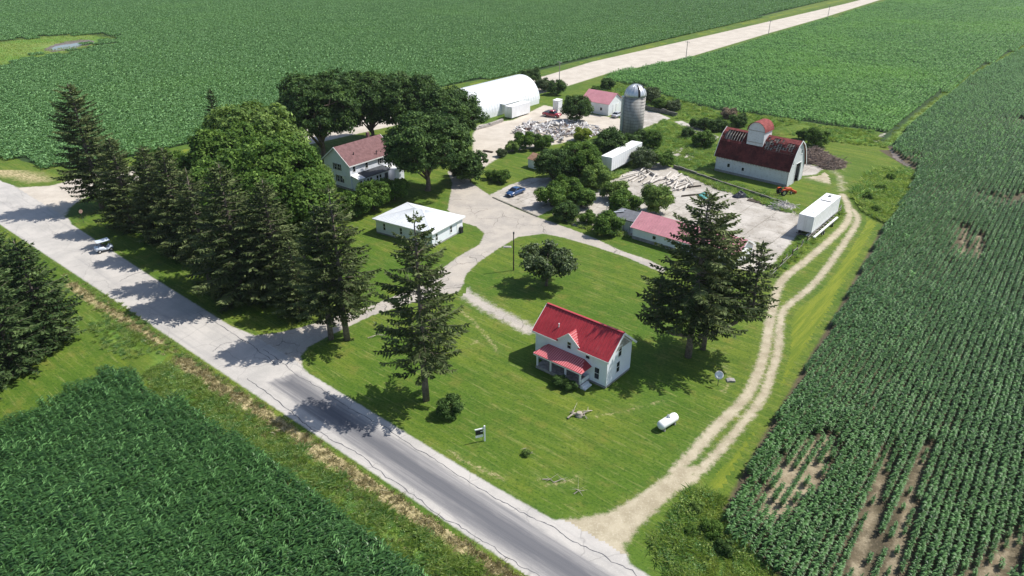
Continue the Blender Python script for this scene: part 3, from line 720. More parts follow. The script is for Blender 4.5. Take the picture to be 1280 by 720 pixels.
weeds('creek_weeds', [weeds_b], 0.7, 'thick weed patch at the bend of the lane by the creek', 440, 1.1)
weeds('field_edge_weeds', [weeds_c], 1.2, 'weeds along the field edge behind barn and silo', 450, 0.75, protos=weedp[2:])
weeds('yard_weeds', [weeds_d, weeds_e], 0.9, 'weeds growing between the silo, trailer and barn', 460, 0.7)
weeds('yard_edge_weeds', [ats([(905, 228), (980, 258), (1005, 268), (1000, 272), (960, 258), (900, 234)]), ats([(845, 205), (900, 225), (975, 246), (990, 262), (900, 238), (850, 216)]),
                          ats([(962, 338), (1000, 300), (1050, 262), (1054, 268), (1010, 310), (970, 348)]), ats([(690, 262), (760, 282), (790, 298), (760, 294), (715, 282)])], 0.8,
      'scrubby growth along the edges of the concrete yard', 470, 0.7)
Pst = np.concatenate([np.array(tan2)[RNG.integers(0, len(tan2), 900)] + RNG.normal(0, 0.75, (900, 2)), np.array(tan_line)[RNG.integers(0, len(tan_line), 200)] + RNG.normal(0, 0.5, (200, 2))])
Pst = Pst + np.outer(RNG.uniform(-3, 3, len(Pst)), UA); Pst = Pst[poly_sd(Pst, road_poly) < -0.6]
ps_ = fill(roadside, 1.1, 333); Pst = np.concatenate([Pst, ps_[RNG.random(len(ps_)) < 0.45]])
scatter('straw_tufts', z0(Pst), RNG.uniform(0, 6.28, len(Pst)), RNG.normal(0.7, 0.2, len(Pst)),
        [(blade_clump('straw_%d' % k, 0.8, 26, 0.42, 0.02, np.random.default_rng(500 + k), 1.4), M_straw) for k in range(2)], 'dry straw lying along the roadside ditch', 'straw')

# ================================================================== TREES
M_bark = paint('bark', (0.155, 0.125, 0.10), 0.95, 0.35, 3.0, 0.1, bmp=0.6)
M_sprucebark = paint('spruce_bark', (0.20, 0.165, 0.14), 0.95, 0.35, 3.0, 0.1, bmp=0.6)
LEAF = {
 'dark': leafmat('maple_leaf', (0.034, 0.082, 0.020), (0.106, 0.180, 0.042), 0.26, 0.6, 0.15),
 'mid': leafmat('box_elder_leaf', (0.056, 0.134, 0.022), (0.155, 0.250, 0.046), 0.32, 0.6, 0.12),
 'light': leafmat('locust_leaf', (0.100, 0.190, 0.040), (0.240, 0.340, 0.088), 0.36, 0.6, 0.12),
 'lime': leafmat('lime_leaf', (0.200, 0.290, 0.025), (0.340, 0.410, 0.050), 0.4, 0.55, 0.25),
 'olive': leafmat('apple_leaf', (0.055, 0.095, 0.030), (0.120, 0.165, 0.062), 0.28, 0.5, 0.3),
 'spruce': leafmat('spruce_needle', (0.054, 0.086, 0.030), (0.158, 0.196, 0.074), 0.2, 0.7, 0.1),
 'spruce2': leafmat('blue_spruce_needle', (0.036, 0.076, 0.026), (0.115, 0.172, 0.058), 0.2, 0.7, 0.1),
 'dead': leafmat('dead_twig', (0.20, 0.15, 0.10), (0.32, 0.25, 0.17), 0.05, 0.8, 0.1),
}

def quads_mesh(name, c, u, v, tone):
    n = len(c)
    V = np.stack([c + u, c + v, c - u, c - v], 1).reshape(-1, 3)
    return np_mesh(name, V, np.arange(4 * n).reshape(-1, 4), {'tone': np.repeat(np.clip(tone, 0, 1), 4)})

def decid(name, h, rx, ry, zb, lobes, seed, leaf=0.34, puffs=420, per=26, trunk=0.35, puff_r=0.85, multi=1, lob_r=(0.30, 0.46)):
    """crown and trunk meshes of a broad tree: lobes -> leaf puffs -> leaves"""
    g = np.random.default_rng(seed); rs = random.Random(seed)
    H2 = (h - zb) / 2; cz = zb + H2
    LC = []; LR = []
    for k in range(lobes):
        a = 2.399963 * k + g.uniform(-0.4, 0.4); t = (k + 0.5) / lobes; zz = -0.75 + 1.5 * t + g.uniform(-0.12, 0.12)
        rad = math.sqrt(max(0.05, 1 - min(0.95, zz * zz))) * g.uniform(0.38, 0.72)
        LC.append((math.cos(a) * rad * rx, math.sin(a) * rad * ry, cz + zz * H2 * 0.72)); LR.append(g.uniform(*lob_r) * min(rx, H2) * 1.12)
    LC = np.array(LC); LR = np.array(LR)
    pc = []; pn = []
    tries = 0
    while len(pc) < puffs and tries < puffs * 12:
        tries += 1
        k = g.integers(0, lobes); d = g.normal(0, 1, 3); d /= np.linalg.norm(d)
        if d[2] < -0.55: continue
        p = LC[k] + d * LR[k] * g.uniform(0.78, 1.06) * np.array([1, 1, 0.85])
        q = np.linalg.norm((p - LC) / np.array([1, 1, 0.85]), axis=1) / LR; q[k] = 9
        if q.min() < 0.72: continue
        pc.append(p); pn.append(d)
    pc = np.array(pc); pn = np.array(pn); m = len(pc)
    tone_p = np.clip(g.normal(0.45, 0.22, m), 0, 1)
    idx = np.repeat(np.arange(m), per); N = len(idx)
    off = g.normal(0, 1, (N, 3)); off /= np.linalg.norm(off, axis=1)[:, None]; off *= (g.random(N) ** 0.5)[:, None] * puff_r * np.array([1, 1, 0.65])
    c = pc[idx] + off
    nrm = pn[idx] * 0.75 + g.normal(0, 0.55, (N, 3)) + np.array([0, 0, 0.45]); nrm /= np.linalg.norm(nrm, axis=1)[:, None]
    r = g.normal(0, 1, (N, 3)); u = np.cross(nrm, r); u /= np.linalg.norm(u, axis=1)[:, None]; v = np.cross(nrm, u)
    s = leaf * g.uniform(0.6, 1.3, N)[:, None]
    crown = quads_mesh(name + '_crown', c, u * s, v * s * 0.62, tone_p[idx] + g.normal(0, 0.16, N))
    mb = MB()
    for t in range(multi):
        bx, by = (0, 0) if multi == 1 else (rs.uniform(-0.5, 0.5) * trunk * 3, rs.uniform(-0.5, 0.5) * trunk * 3)
        top = (bx * 1.6 + rs.uniform(-.3, .3), by * 1.6 + rs.uniform(-.3, .3), zb + H2 * 1.05)
        midp = (bx * 1.3 + rs.uniform(-.15, .15), by * 1.3 + rs.uniform(-.15, .15), zb * 0.6 + 0.2)
        mb.tube([(bx, by, -0.15), (bx, by, 0.35), midp, (top[0] * .6 + midp[0] * .4, top[1] * .6 + midp[1] * .4, zb + 0.3 * H2), top],
                [trunk * 1.35, trunk, trunk * 0.85, trunk * 0.6, trunk * 0.22], 9)
    for k in range(lobes):
        st = Vector((0, 0, max(0.3, zb * rs.uniform(0.45, 0.95)) + H2 * rs.uniform(0, 0.35))); e = Vector(LC[k])
        if e.z < st.z + 0.2: st.z = max(0.3, e.z - 0.8)
        mm = (st + e) / 2 + Vector((rs.uniform(-.3, .3), rs.uniform(-.3, .3), rs.uniform(-0.1, 0.5)))
        mb.tube([st, mm, e], [trunk * 0.42, trunk * 0.28, trunk * 0.1], 6)
        for j in range(3):
            d = Vector((rs.gauss(0, 1), rs.gauss(0, 1), rs.gauss(0.3, 0.7))).normalized() * LR[k] * 0.8
            mb.tube([mm * 0.25 + e * 0.75, e + d], [trunk * 0.16, trunk * 0.05], 5)
    return mb.mesh(name + '_trunk', True), crown

def spruce_parts(h, rad, zlow, seed, whorl=0.62, droop=0.5, gaps=0.12, twig=0.55, dens=1.0, power=0.8, cx=0, cy=0, cz0=0):
    g = random.Random(seed); Cc = []; U = []; Vv = []; T = []
    mb = MB(); z = zlow
    wob = [(g.uniform(-.08, .08), g.uniform(-.08, .08)) for _ in range(6)]
    mb.tube([(cx + wob[k][0] * (k > 0), cy + wob[k][1] * (k > 0), cz0 + (-0.2 if k == 0 else h * k / 5)) for k in range(6)],
            [h * 0.020 * (1 - k / 5 * 0.93) + 0.02 for k in range(6)], 9)
    def needle(p, d, ln, w, tone):
        nv = d.cross(Vector((g.gauss(0, 1), g.gauss(0, 1), g.gauss(0, 1) + 0.8)))
        if nv.length < 1e-3: return
        nv.normalize(); Cc.append(p + d * ln * 0.5); U.append(d * ln * 0.55); Vv.append(nv * w); T.append(tone)
    asym = [g.uniform(0.8, 1.15) for _ in range(7)]
    while z < h * 0.985:
        t = (z - zlow) / (h - zlow)
        env = rad * (1 - t) ** power * (0.55 + 0.45 * min(1, t / 0.16))
        nb = max(4, int(g.uniform(6, 9) * (0.5 + 0.5 * (1 - t))) + 1)
        a0 = g.uniform(0, 6.28)
        for k in range(nb):
            if g.random() < gaps: continue
            a = a0 + 6.283 * k / nb + g.uniform(-.25, .25); ln = max(0.25, env * g.uniform(0.62, 1.12) * asym[int((a % 6.283) / 6.283 * 7) % 7])
            tone_b = min(1, max(0, g.gauss(0.42, 0.22)))
            ca, sa = math.cos(a), math.sin(a); zz = z + g.uniform(-.25, .25)
            pts = []; ns = max(3, int(ln / 0.34))
            rise = 0.42 * t - 0.05; dr = droop * (1 - t) * 0.5
            for q in range(ns + 1):
                s = q / ns
                pts.append(Vector((cx + ca * ln * s, cy + sa * ln * s, cz0 + zz + ln * (rise * s - dr * s * (1.25 - s) * 1.6))))
            if ln > 1.0: mb.tube([pts[0], pts[ns // 2], pts[-1]], [0.022 * ln ** 0.5 + 0.012, 0.02, 0.008], 4, False)
            side = Vector((-sa, ca, 0)); out = Vector((ca, sa, 0))
            for q in range(1, ns + 1):
                s = q / ns; p = pts[q]
                if s < 0.22 and ln > 1.5: continue
                tl = twig * (0.45 + 0.75 * math.sin(min(1, s * 1.15) * math.pi * 0.9)) * (0.6 + 0.14 * ln)
                for sg in (-1, 1):
                    for _ in range(2 if g.random() < dens else 1):
                        d = (side * sg * g.uniform(0.6, 1.0) + out * g.uniform(0.35, 0.9) + Vector((0, 0, g.uniform(-0.55, 0.12) * (1 - 0.7 * t)))).normalized()
                        needle(p, d, tl * g.uniform(0.7, 1.25), 0.10 + 0.06 * g.random(), tone_b + g.gauss(0, 0.18))
                if g.random() < 0.8: needle(p, (out * 0.3 + Vector((0, 0, -1)) + side * g.uniform(-.5, .5)).normalized(), tl * 0.65, 0.09, tone_b - 0.1)
                needle(p, (out + Vector((0, 0, g.uniform(0, .5))) + side * g.uniform(-.3, .3)).normalized(), 0.45, 0.10, tone_b + 0.15)
            needle(pts[-1], (out + Vector((0, 0, 0.35))).normalized(), 0.6, 0.09, tone_b + 0.2)
        z += whorl * g.uniform(0.75, 1.2) * (0.62 + 0.38 * (1 - t))
    for k in range(10):
        needle(Vector((cx, cy, cz0 + h * (0.95 + 0.005 * k))), Vector((g.gauss(0, .6), g.gauss(0, .6), 1)).normalized(), 0.6, 0.1, 0.5)
    return mb, Cc, U, Vv, T
def spruce(name, *a, extra=None, **kw):
    mb, c, u, v, t = spruce_parts(*a, **kw)
    for ex in (extra or []):
        m2, c2, u2, v2, t2 = spruce_parts(**ex['p'])
        c += c2; u += u2; v += v2; t += t2
        o = len(mb.v); mb.v += m2.v; mb.f += [tuple(i + o for i in f) for f in m2.f]
        if 'limb' in ex: mb.tube(ex['limb'], ex['lr'], 8)
    return mb.mesh(name + '_trunk', True), quads_mesh(name + '_crown', np.array(c), np.array(u), np.array(v), np.array(t))

TP = {}
TP['sp1'] = spruce('spruce_tall', 23, 6.4, 3.0, 1, power=0.50, gaps=0.08, twig=0.70)
TP['sp2'] = spruce('spruce_ragged', 22, 6.2, 4.4, 2, power=0.60, gaps=0.24, twig=0.66, whorl=0.70)
TP['sp3'] = spruce('spruce_full', 18, 5.8, 1.0, 3, power=0.62, gaps=0.05, twig=0.74)
TP['sp4'] = spruce('spruce_small', 14, 3.6, 1.2, 4, power=0.8, gaps=0.06, twig=0.55)
TP['sp5'] = spruce('spruce_dense', 14, 5.6, 0.3, 5, power=0.62, gaps=0.03, twig=0.66, whorl=0.5)
TP['big'] = spruce('spruce_broad', 21.5, 7.6, 5.2, 6, power=0.62, gaps=0.10, twig=0.62, whorl=0.62,
    extra=[{'p': dict(h=17.5, rad=5.6, zlow=5.6, seed=61, power=0.6, gaps=0.12, cx=2.3, cy=1.8)},
           {'p': dict(h=9.5, rad=3.6, zlow=0.8, seed=62, power=0.55, gaps=0.08, cx=7.2, cy=0.8, cz0=5.4), 'limb': [(1.2, 0.8, 2.4), (3.2, 1.0, 2.9), (5.6, 1.0, 4.4), (7.0, 0.9, 7.2)], 'lr': [0.34, 0.3, 0.26, 0.18]},
           {'p': dict(h=6.5, rad=3.0, zlow=0.6, seed=63, power=0.55, gaps=0.10, cx=-4.6, cy=-1.0, cz0=4.8), 'limb': [(0, 0, 3.0), (-2.4, -0.5, 3.6), (-4.5, -1.0, 5.2)], 'lr': [0.26, 0.2, 0.14]}])
TP['oak1'] = decid('broad_tree_a', 18, 9.6, 9.2, 3.0, 22, 21, 0.27, 900, 46, 0.55, 1.1)
TP['oak2'] = decid('broad_tree_b', 17, 8.4, 8.6, 2.8, 20, 22, 0.27, 820, 46, 0.5, 1.1)
TP['oak3'] = decid('broad_tree_c', 16, 9.0, 8.6, 2.6, 20, 23, 0.26, 860, 46, 0.55, 1.05)
TP['loc1'] = decid('locust_a', 15, 7.8, 7.6, 1.6, 20, 24, 0.25, 820, 40, 0.35, 1.0, lob_r=(0.26, 0.40))
TP['loc2'] = decid('locust_b', 14, 8.0, 7.2, 1.4, 20, 25, 0.25, 820, 40, 0.35, 1.0, lob_r=(0.26, 0.40))
TP['med1'] = decid('yard_tree_a', 7.5, 4.6, 4.5, 0.3, 16, 26, 0.20, 420, 42, 0.2, 0.80)
TP['med2'] = decid('yard_tree_b', 7.0, 4.3, 4.4, 0.2, 16, 27, 0.20, 420, 42, 0.18, 0.80, multi=2)
TP['sh1'] = decid('shrub_a', 4.0, 3.2, 3.0, 0.0, 12, 28, 0.155, 280, 42, 0.09, 0.58, multi=3)
TP['sh2'] = decid('shrub_b', 3.7, 3.4, 2.9, 0.0, 12, 29, 0.155, 280, 42, 0.09, 0.58, multi=3)
TP['apple'] = decid('apple_tree', 6.6, 5.6, 5.0, 1.4, 18, 30, 0.20, 440, 24, 0.22, 0.62, lob_r=(0.24, 0.38))
TP['col'] = decid('column_tree', 8.0, 3.4, 3.3, 0.2, 14, 31, 0.24, 340, 30, 0.16, 0.70)

def tree(key, px, leaf, label, sc=1.0, rz=None, name='tree', cat='tree', group=None, bark=None):
    p = at(*px) if len(px) == 2 else Vector(px); tm, cm = TP[key]
    conif = key in ('sp1', 'sp2', 'sp3', 'sp4', 'sp5', 'big')
    t = thing(name, label, cat, p, RNG.uniform(0, 6.28) if rz is None else rz, group, sc)
    for nm, me, mt in (('trunk' if name != 'shrub' else 'stems', tm, M_sprucebark if conif else M_bark), ('crown', cm, LEAF[leaf])):
        if len(me.materials) == 0: me.materials.append(mt)
        o = bpy.data.objects.new(nm, me); link(o, t)
        o.material_slots[0].link = 'OBJECT'; o.material_slots[0].material = mt
    return t
GS, GD, GB = 'spruce trees around the farm', 'broadleaf trees around the houses', 'shrubs and small trees in the farmyard'
def sp(key, px, label, sc=1.0, leaf='spruce', **kw): return tree(key, px, leaf, label, sc, name='spruce_tree', cat='spruce tree', group=GS, **kw)
def bt(key, px, leaf, label, sc=1.0, **kw): return tree(key, px, leaf, label, sc, name='broadleaf_tree', cat='tree', group=GD, **kw)
def sh(key, px, leaf, label, sc=1.0, **kw): return tree(key, px, leaf, label, sc, name='shrub', cat='shrub', group=GB, **kw)

sp('sp1', (128, 260), 'tall leaning spruce alone at the road junction, leftmost of the grove', 1.0)
sp('sp3', (166, 286), 'dark spruce next to the tall junction spruce', 0.90)
sp('sp3', (232, 318), 'spruce in the middle of the roadside grove', 0.98)
sp('sp4', (277, 192), 'slim dark spruce tip rising behind the grove', 1.05, 'spruce2')
sp('sp2', (262, 352), 'ragged spruce in the grove nearest the utility cart road bend', 0.80)
sp('sp3', (305, 372), 'large spruce at the front of the grove facing the road', (1.25, 1.25, 1.1))
sp('sp3', (352, 372), 'olive spruce in the grove left of the driveway mouth', 0.98)
sp('sp2', (414, 424), 'left of the two spruces standing together at the driveway entrance', 0.82)
sp('sp2', (434, 424), 'right of the two spruces standing together at the driveway entrance', 0.94)
sp('sp2', (533, 500), 'lone ragged spruce with bare lower trunk on the front lawn', (0.9, 0.9, 1.02))
t = sp('big', (860, 446), 'huge spruce with several trunks and curved limbs beside the red roofed house', 1.0, rz=0.0)
sp('sp5', (62, 428), 'dense spruce nearest the road in the row at the left edge', 1.02, 'spruce2')
sp('sp5', (20, 462), 'dense spruce in the middle of the row at the left edge', 1.08, 'spruce2')
sp('sp5', (22, 398), 'dense spruce behind the row at the left edge', 1.02, 'spruce2')
sp('sp5', (-35, 500), 'dense spruce cut by the left picture edge beside the mown grass', 0.95, 'spruce2')
sp('sp5', (-45, 420), 'topmost dense spruce cut by the left picture edge', 1.1, 'spruce2')

bt('oak1', (405, 196), 'dark', 'round dark tree behind the brown roofed house at its left', 1.08)
bt('oak2', (466, 176), 'dark', 'dark tree in the row behind the brown roofed house', 1.0)
bt('oak2', (512, 176), 'dark', 'dark tree right of centre in the row behind the brown roofed house', 0.98)
bt('oak3', (562, 192), 'dark', 'dark tree at the right end of the row beside the arched shed', 0.98)
bt('oak3', (535, 238), 'dark', 'dark round tree with bare trunk between brown roofed house and driveway', 1.0)
bt('loc1', (330, 232), 'light', 'pale green tree at the back of the grove', 1.22)
bt('loc2', (302, 250), 'mid', 'fresh green feathery tree behind the grove spruces', 1.15)
bt('loc1', (352, 292), 'mid', 'wide fresh green tree in the grove left of the brown roofed house', 1.25)
bt('loc2', (378, 322), 'mid', 'bright green tree in the grove above the paired spruces', 1.12)
bt('loc2', (300, 310), 'mid', 'green tree wrapped between the grove spruces', 1.1)
sp('sp3', (205, 300), 'dark spruce just right of the second grove spruce', 0.9)
sp('sp3', (375, 395), 'low olive spruce just left of the paired spruces', 0.62)
bt('loc1', (215, 262), 'mid', 'low green tree behind the dark grove spruces', 0.78)
bt('loc2', (255, 258), 'mid', 'green tree at the field side of the grove', 0.80)
bt('loc1', (395, 262), 'light', 'light green tree touching the left wall of the brown roofed house', 0.62)
bt('apple', (683, 357), 'olive', 'spreading grey green apple tree on the lawn inside the drive', 1.0)

sh('med2', (468, 262), 'mid', 'large leafy bush in front of the brown roofed house', 0.82)
sh('sh1', (448, 268), 'mid', 'bush behind the white garage at its left corner', 1.15)
sh('sh2', (492, 250), 'mid', 'bush between the brown roofed house and the white garage', 1.2)
sh('sh1', (562, 518), 'dark', 'small dark bush beside the lone front lawn spruce', 0.55)
sh('sh2', (700, 482), 'dark', 'dark bush in front of the red roofed porch', 0.36)
sh('sh1', (712, 487), 'dark', 'smaller dark bush by the porch steps', 0.30)
sh('col', (588, 228), 'dark', 'upright dark shrub tree beside the drive to the gravel yard', 0.95)
sh('sh1', (576, 222), 'olive', 'greyish shrub left of the upright shrub tree', 0.9)
sh('sh2', (627, 228), 'mid', 'low rounded bush on the lawn above the blue car', 0.72)
sh('sh1', (614, 224), 'mid', 'low bush at the left end of the small lawn', 0.5)
sh('sh1', (656, 186), 'mid', 'bush at the edge of the gravel yard', 1.0)
sh('sh2', (678, 186), 'mid', 'bush below the rubble pile', 0.95)
sh('sh1', (640, 190), 'light', 'pale bush at the end of the gravel yard', 0.62)
sh('sh2', (627, 196), 'olive', 'small greyish bush at the corner of the small lawn', 0.5)
sh('med1', (692, 226), 'dark', 'dark tree hiding the small white shed', 0.95)
sh('med1', (724, 222), 'mid', 'big round green tree right of the small white shed', 1.05)
sh('med2', (764, 200), 'dark', 'dark tree left of the silo behind the white trailer', 1.05)
sh('sh2', (727, 176), 'lime', 'yellow green bush above the round green tree', 0.9)
sh('sh1', (744, 234), 'light', 'light green bush below the white trailer door', 1.15)
sh('sh1', (690, 258), 'mid', 'round bush at the corner of the car pad', 1.1)
sh('sh1', (708, 246), 'mid', 'bush behind the round bush by the car pad', 1.0)
sh('sh2', (727, 258), 'mid', 'green bush in the broken concrete left of the dark roofed shed', 1.05)
sh('sh2', (706, 275), 'dark', 'dark bush nearest the drive edge below the car pad', 0.9)
sh('sh1', (735, 280), 'mid', 'small bush left of the dark roofed shed', 0.6)
sh('sh1', (758, 292), 'mid', 'dense bush touching the dark roofed shed', 0.95)
sh('sh2', (768, 250), 'light', 'light bush behind the dark roofed shed', 1.05)
sh('sh1', (779, 268), 'mid', 'bright bush against the back of the dark roofed shed', 1.1)
sh('med2', (820, 266), 'light', 'big bright green bush behind the pink roofed shed', 0.80)
sh('sh2', (804, 210), 'olive', 'grey green bush at the end of the white trailer', 1.15)
sh('sh1', (830, 208), 'mid', 'bush at the upper end of the log pile', 0.85)
sh('med2', (816, 186), 'mid', 'bushy growth right of the silo foot', 0.66)
sh('sh1', (789, 186), 'dark', 'dark bush at the foot of the silo', 0.9)
sh('sh2', (802, 180), 'dark', 'bush at the right foot of the silo', 0.9)
sh('sh1', (859, 172), 'dark', 'small dark bush by the long concrete strip', 0.62)
sh('sh2', (878, 184), 'mid', 'round bush left of the barn', 1.05)
sh('sh1', (664, 104), 'dark', 'dark shrub at the right end of the arched shed', 1.25)
sh('sh2', (680, 114), 'olive', 'shrub below the dark one at the right end of the arched shed', 1.1)
sh('sh1', (696, 118), 'dark', 'shrub by the gravel road right of the arched shed', 1.1)
sh('med1', (721, 152), 'dark', 'dark tree left of the small red roofed shed', 0.98)
sh('sh1', (759, 112), 'dark', 'bush behind the small red roofed shed', 0.9)
sh('sh2', (745, 116), 'mid', 'low bush behind the ridge of the small red roofed shed', 0.6)
sh('med2', (813, 130), 'olive', 'tall shrub right behind the silo dome', 0.72)
sh('sh2', (826, 138), 'mid', 'bush right of the silo behind the low wall', 1.0)
sh('sh1', (841, 140), 'olive', 'bush at the right end of the low wall behind the silo', 0.85)
for k, (x, y, s) in enumerate([(868, 160, .6), (880, 161, .75), (892, 164, .8), (902, 164, .7)]):
    sh(('sh1', 'sh2')[k % 2], (x, y), 'dark', ('first', 'second', 'third', 'fourth')[k] + ' dark shrub from the silo in the hedge behind the barn', s)
sh('sh1', (923, 158), 'dark', 'dark bush behind the barn roof left of the dormer', 0.85)
sh('sh2', (911, 150), 'dead', 'brownish dead shrub behind the barn', 0.9)
sh('sh1', (1019, 182), 'mid', 'round bush behind the right end of the barn', 1.05)
sh('sh2', (1004, 174), 'mid', 'low bush between barn gable and far field', 0.7)
for k, (x, y, s, lf) in enumerate([(870, 640, .26, 'light'), (888, 668, .38, 'mid'), (905, 690, .3, 'dark'), (862, 668, .24, 'mid')]):
    sh(('sh1', 'sh2')[k % 2], (x, y), lf, ('yellowish leafy clump at the top of the weedy lane corner', 'dark leafy clump in the middle of the weedy lane corner',
       'bluish clump at the corn side of the weedy lane corner', 'green clump at the lane side of the weedy corner')[k], s)
for k, (x, y, s) in enumerate([(1084, 250, .38), (1100, 240, .42), (1112, 226, .36), (1094, 266, .36)]):
    sh(('sh1', 'sh2')[k % 2], (x, y), 'mid', ('weedy bush beside the lane in the creek weed patch', 'weedy bush in the middle of the creek weed patch',
       'uppermost weedy bush in the creek weed patch', 'lowest weedy bush in the creek weed patch')[k], s)

# ================================================================== BUILDINGS
def siding(name, c, lap=0.14, dirt=(0.35, 0.33, 0.30), amt=0.15, wear=None, wear_amt=0.0):
    """painted lap siding: shallow relief lines, uneven paint"""
    m, nt, b = newmat(name, 0.55, 0.3); p = pos(nt)
    sx = nd(nt, 'ShaderNodeSeparateXYZ'); L(nt, p, sx.inputs[0])
    fr = mth(nt, 'FRACT', mth(nt, 'DIVIDE', sx.outputs[2], lap))
    n = noise(nt, p, 0.9, 5, 0.65)
    x = mix(nt, sstep(nt, n, 0.3, 0.7), tuple(v * 0.93 for v in c), c)
    x = mix(nt, mth(nt, 'MULTIPLY', sstep(nt, noise(nt, mapv(nt, p, (1.2, 1.2, 0.2)), 2.0, 5, 0.7), 0.52, 0.78), amt), x, dirt)
    if wear: x = mix(nt, mth(nt, 'MULTIPLY', sstep(nt, noise(nt, mapv(nt, p, (1, 1, 2.5)), 1.8, 7, 0.75), 0.52, 0.66), wear_amt), x, wear)
    L(nt, x, b.inputs['Base Color']); bump(nt, b, fr, 0.35, 0.02)
    MATS[name] = m; return m
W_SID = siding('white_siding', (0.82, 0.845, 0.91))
W_BARN = siding('worn_white_boards', (0.66, 0.68, 0.70), 0.2, (0.30, 0.26, 0.22), 0.35, (0.30, 0.27, 0.25), 0.55)
W_METAL = siding('white_metal_panel', (0.78, 0.80, 0.81), 0.25, (0.4, 0.36, 0.32), 0.2)
M_trim = paint('white_trim', (0.82, 0.82, 0.81), 0.5, 0.06)
M_glass, nt, b = newmat('window_glass', 0.06, 0.5); b.inputs['Base Color'].default_value = (0.012, 0.016, 0.022, 1)
M_redroof = paint('red_metal_roof', (0.38, 0.036, 0.046), 0.5, 0.16, 0.5, 0.3, dirt=(0.42, 0.095, 0.095), dirt_amt=0.5, streak=True)
M_redrib = paint('red_roof_seam', (0.42, 0.05, 0.06), 0.4, 0.1, 0.8, 0.4)
M_glarerib = paint('pink_seam_glare', (0.64, 0.25, 0.26), 0.4, 0.12, 0.8, 0.35)  # pale pink puts the glare of sunlit metal seams into the colour
M_pinkroof = paint('faded_pink_roof', (0.56, 0.25, 0.28), 0.55, 0.12, 0.5, 0.3, dirt=(0.68, 0.36, 0.36), dirt_amt=0.6)
M_pinkrib = paint('faded_pink_seam', (0.64, 0.28, 0.30), 0.5, 0.1)
M_brownroof = paint('brown_shingle', (0.19, 0.105, 0.105), 0.9, 0.22, 1.5, 0.15, bmp=0.3)
M_blackroof = paint('black_membrane', (0.055, 0.06, 0.07), 0.7, 0.2)
M_greyroof = paint('grey_roofing', (0.13, 0.135, 0.15), 0.7, 0.25)
M_whiteroof = paint('white_roof_panel', (0.72, 0.74, 0.76), 0.45, 0.07, 0.6, 0.35, dirt=(0.52, 0.51, 0.48), dirt_amt=0.35)
M_whiterib = paint('panel_seam', (0.60, 0.62, 0.64), 0.45, 0.1)
M_barnroof = paint('dark_red_shingle', (0.115, 0.030, 0.028), 0.92, 0.4, 0.6, 0.12, bmp=0.5, dirt=(0.035, 0.022, 0.022), dirt_amt=0.8)
M_barnroof2 = paint('faded_red_shingle', (0.26, 0.075, 0.070), 0.92, 0.3, 1.5, 0.12, bmp=0.5, dirt=(0.13, 0.06, 0.055), dirt_amt=0.6)
M_wood = paint('grey_wood', (0.36, 0.33, 0.30), 0.9, 0.3, 2.5, 0.15, bmp=0.3)
M_oldwood = paint('dark_old_wood', (0.085, 0.070, 0.058), 0.95, 0.35, 2.5, 0.1)
M_found = paint('foundation', (0.30, 0.285, 0.27), 0.9, 0.25, 2.0)
M_shade = paint('dark_interior', (0.02, 0.018, 0.017), 0.95, 0.2)
M_stave = None
M_alum = paint('aluminium', (0.62, 0.64, 0.66), 0.38, 0.08, 1.0, 0.5, 0.55)
M_black = paint('black_paint', (0.025, 0.025, 0.028), 0.5, 0.2)
M_rubber = paint('rubber', (0.022, 0.022, 0.023), 0.85, 0.25)
M_chrome = paint('hub_metal', (0.55, 0.56, 0.58), 0.3, 0.1, 3.0, 0.5, 0.7)
M_steel = paint('dark_steel', (0.10, 0.10, 0.105), 0.55, 0.25, 2.0, 0.4, 0.3)

class Face:
    """a wall face in local building space: origin o, right u (unit), outward n; up is z"""
    def __init__(s, o, u, n): s.o, s.u, s.n = Vector(o), Vector(u).normalized(), Vector(n).normalized()
    def __call__(s, a, z, d): return s.o + s.u * a + Vector((0, 0, z)) + s.n * d
    def slab(s, mb, a0, a1, z0_, z1, d0, d1):
        return mb.prism([(a0, z0_), (a1, z0_), (a1, z1), (a0, z1)], d0, d1, s)
def window(par, F, a, z, w, h, mull=True, shutters=None, name='window'):
    """frame ring with pane, sash bar and sill as sub-parts; centre a, bottom z"""
    t = 0.07; mb = MB()
    F.slab(mb, a - w / 2 - t, a - w / 2, z, z + h, 0.005, 0.055); F.slab(mb, a + w / 2, a + w / 2 + t, z, z + h, 0.005, 0.055)
    F.slab(mb, a - w / 2 - t, a + w / 2 + t, z + h, z + h + t * 1.2, 0.004, 0.06)
    o = mb.build(name, M_trim, par)
    F.slab(MB(), a - w / 2, a + w / 2, z, z + h, 0.006, 0.02).build('pane', M_glass, o)
    if mull: F.slab(MB(), a - w / 2, a + w / 2, z + h * 0.48, z + h * 0.48 + 0.05, 0.021, 0.04).build('sash', M_trim, o)
    F.slab(MB(), a - w / 2 - t * 1.3, a + w / 2 + t * 1.3, z - 0.07, z, 0.004, 0.09).build('sill', M_trim, o)
    if shutters:
        for sg in (-1, 1):
            c0 = a + sg * (w / 2 + t + 0.16); F.slab(MB(), c0 - 0.15, c0 + 0.15, z, z + h, 0.007, 0.05).build('shutter', shutters, o)
    return o
def slab4(mb, pts, th):
    """thick panel: 4 (or n) top points, extruded down the normal"""
    pts = [Vector(p) for p in pts]; n = (pts[1] - pts[0]).cross(pts[-1] - pts[0]).normalized()
    if n.z < 0: n = -n
    lo = [p - n * th for p in pts]; k = len(pts); i = len(mb.v); mb.v += [tuple(p) for p in pts + lo]
    mb.f.append(tuple(range(i, i + k))); mb.f.append(tuple(range(i + k, i + 2 * k))[::-1])
    for j in range(k): mb.f.append((i + j, i + (j + 1) % k, i + k + (j + 1) % k, i + k + j))
    return mb
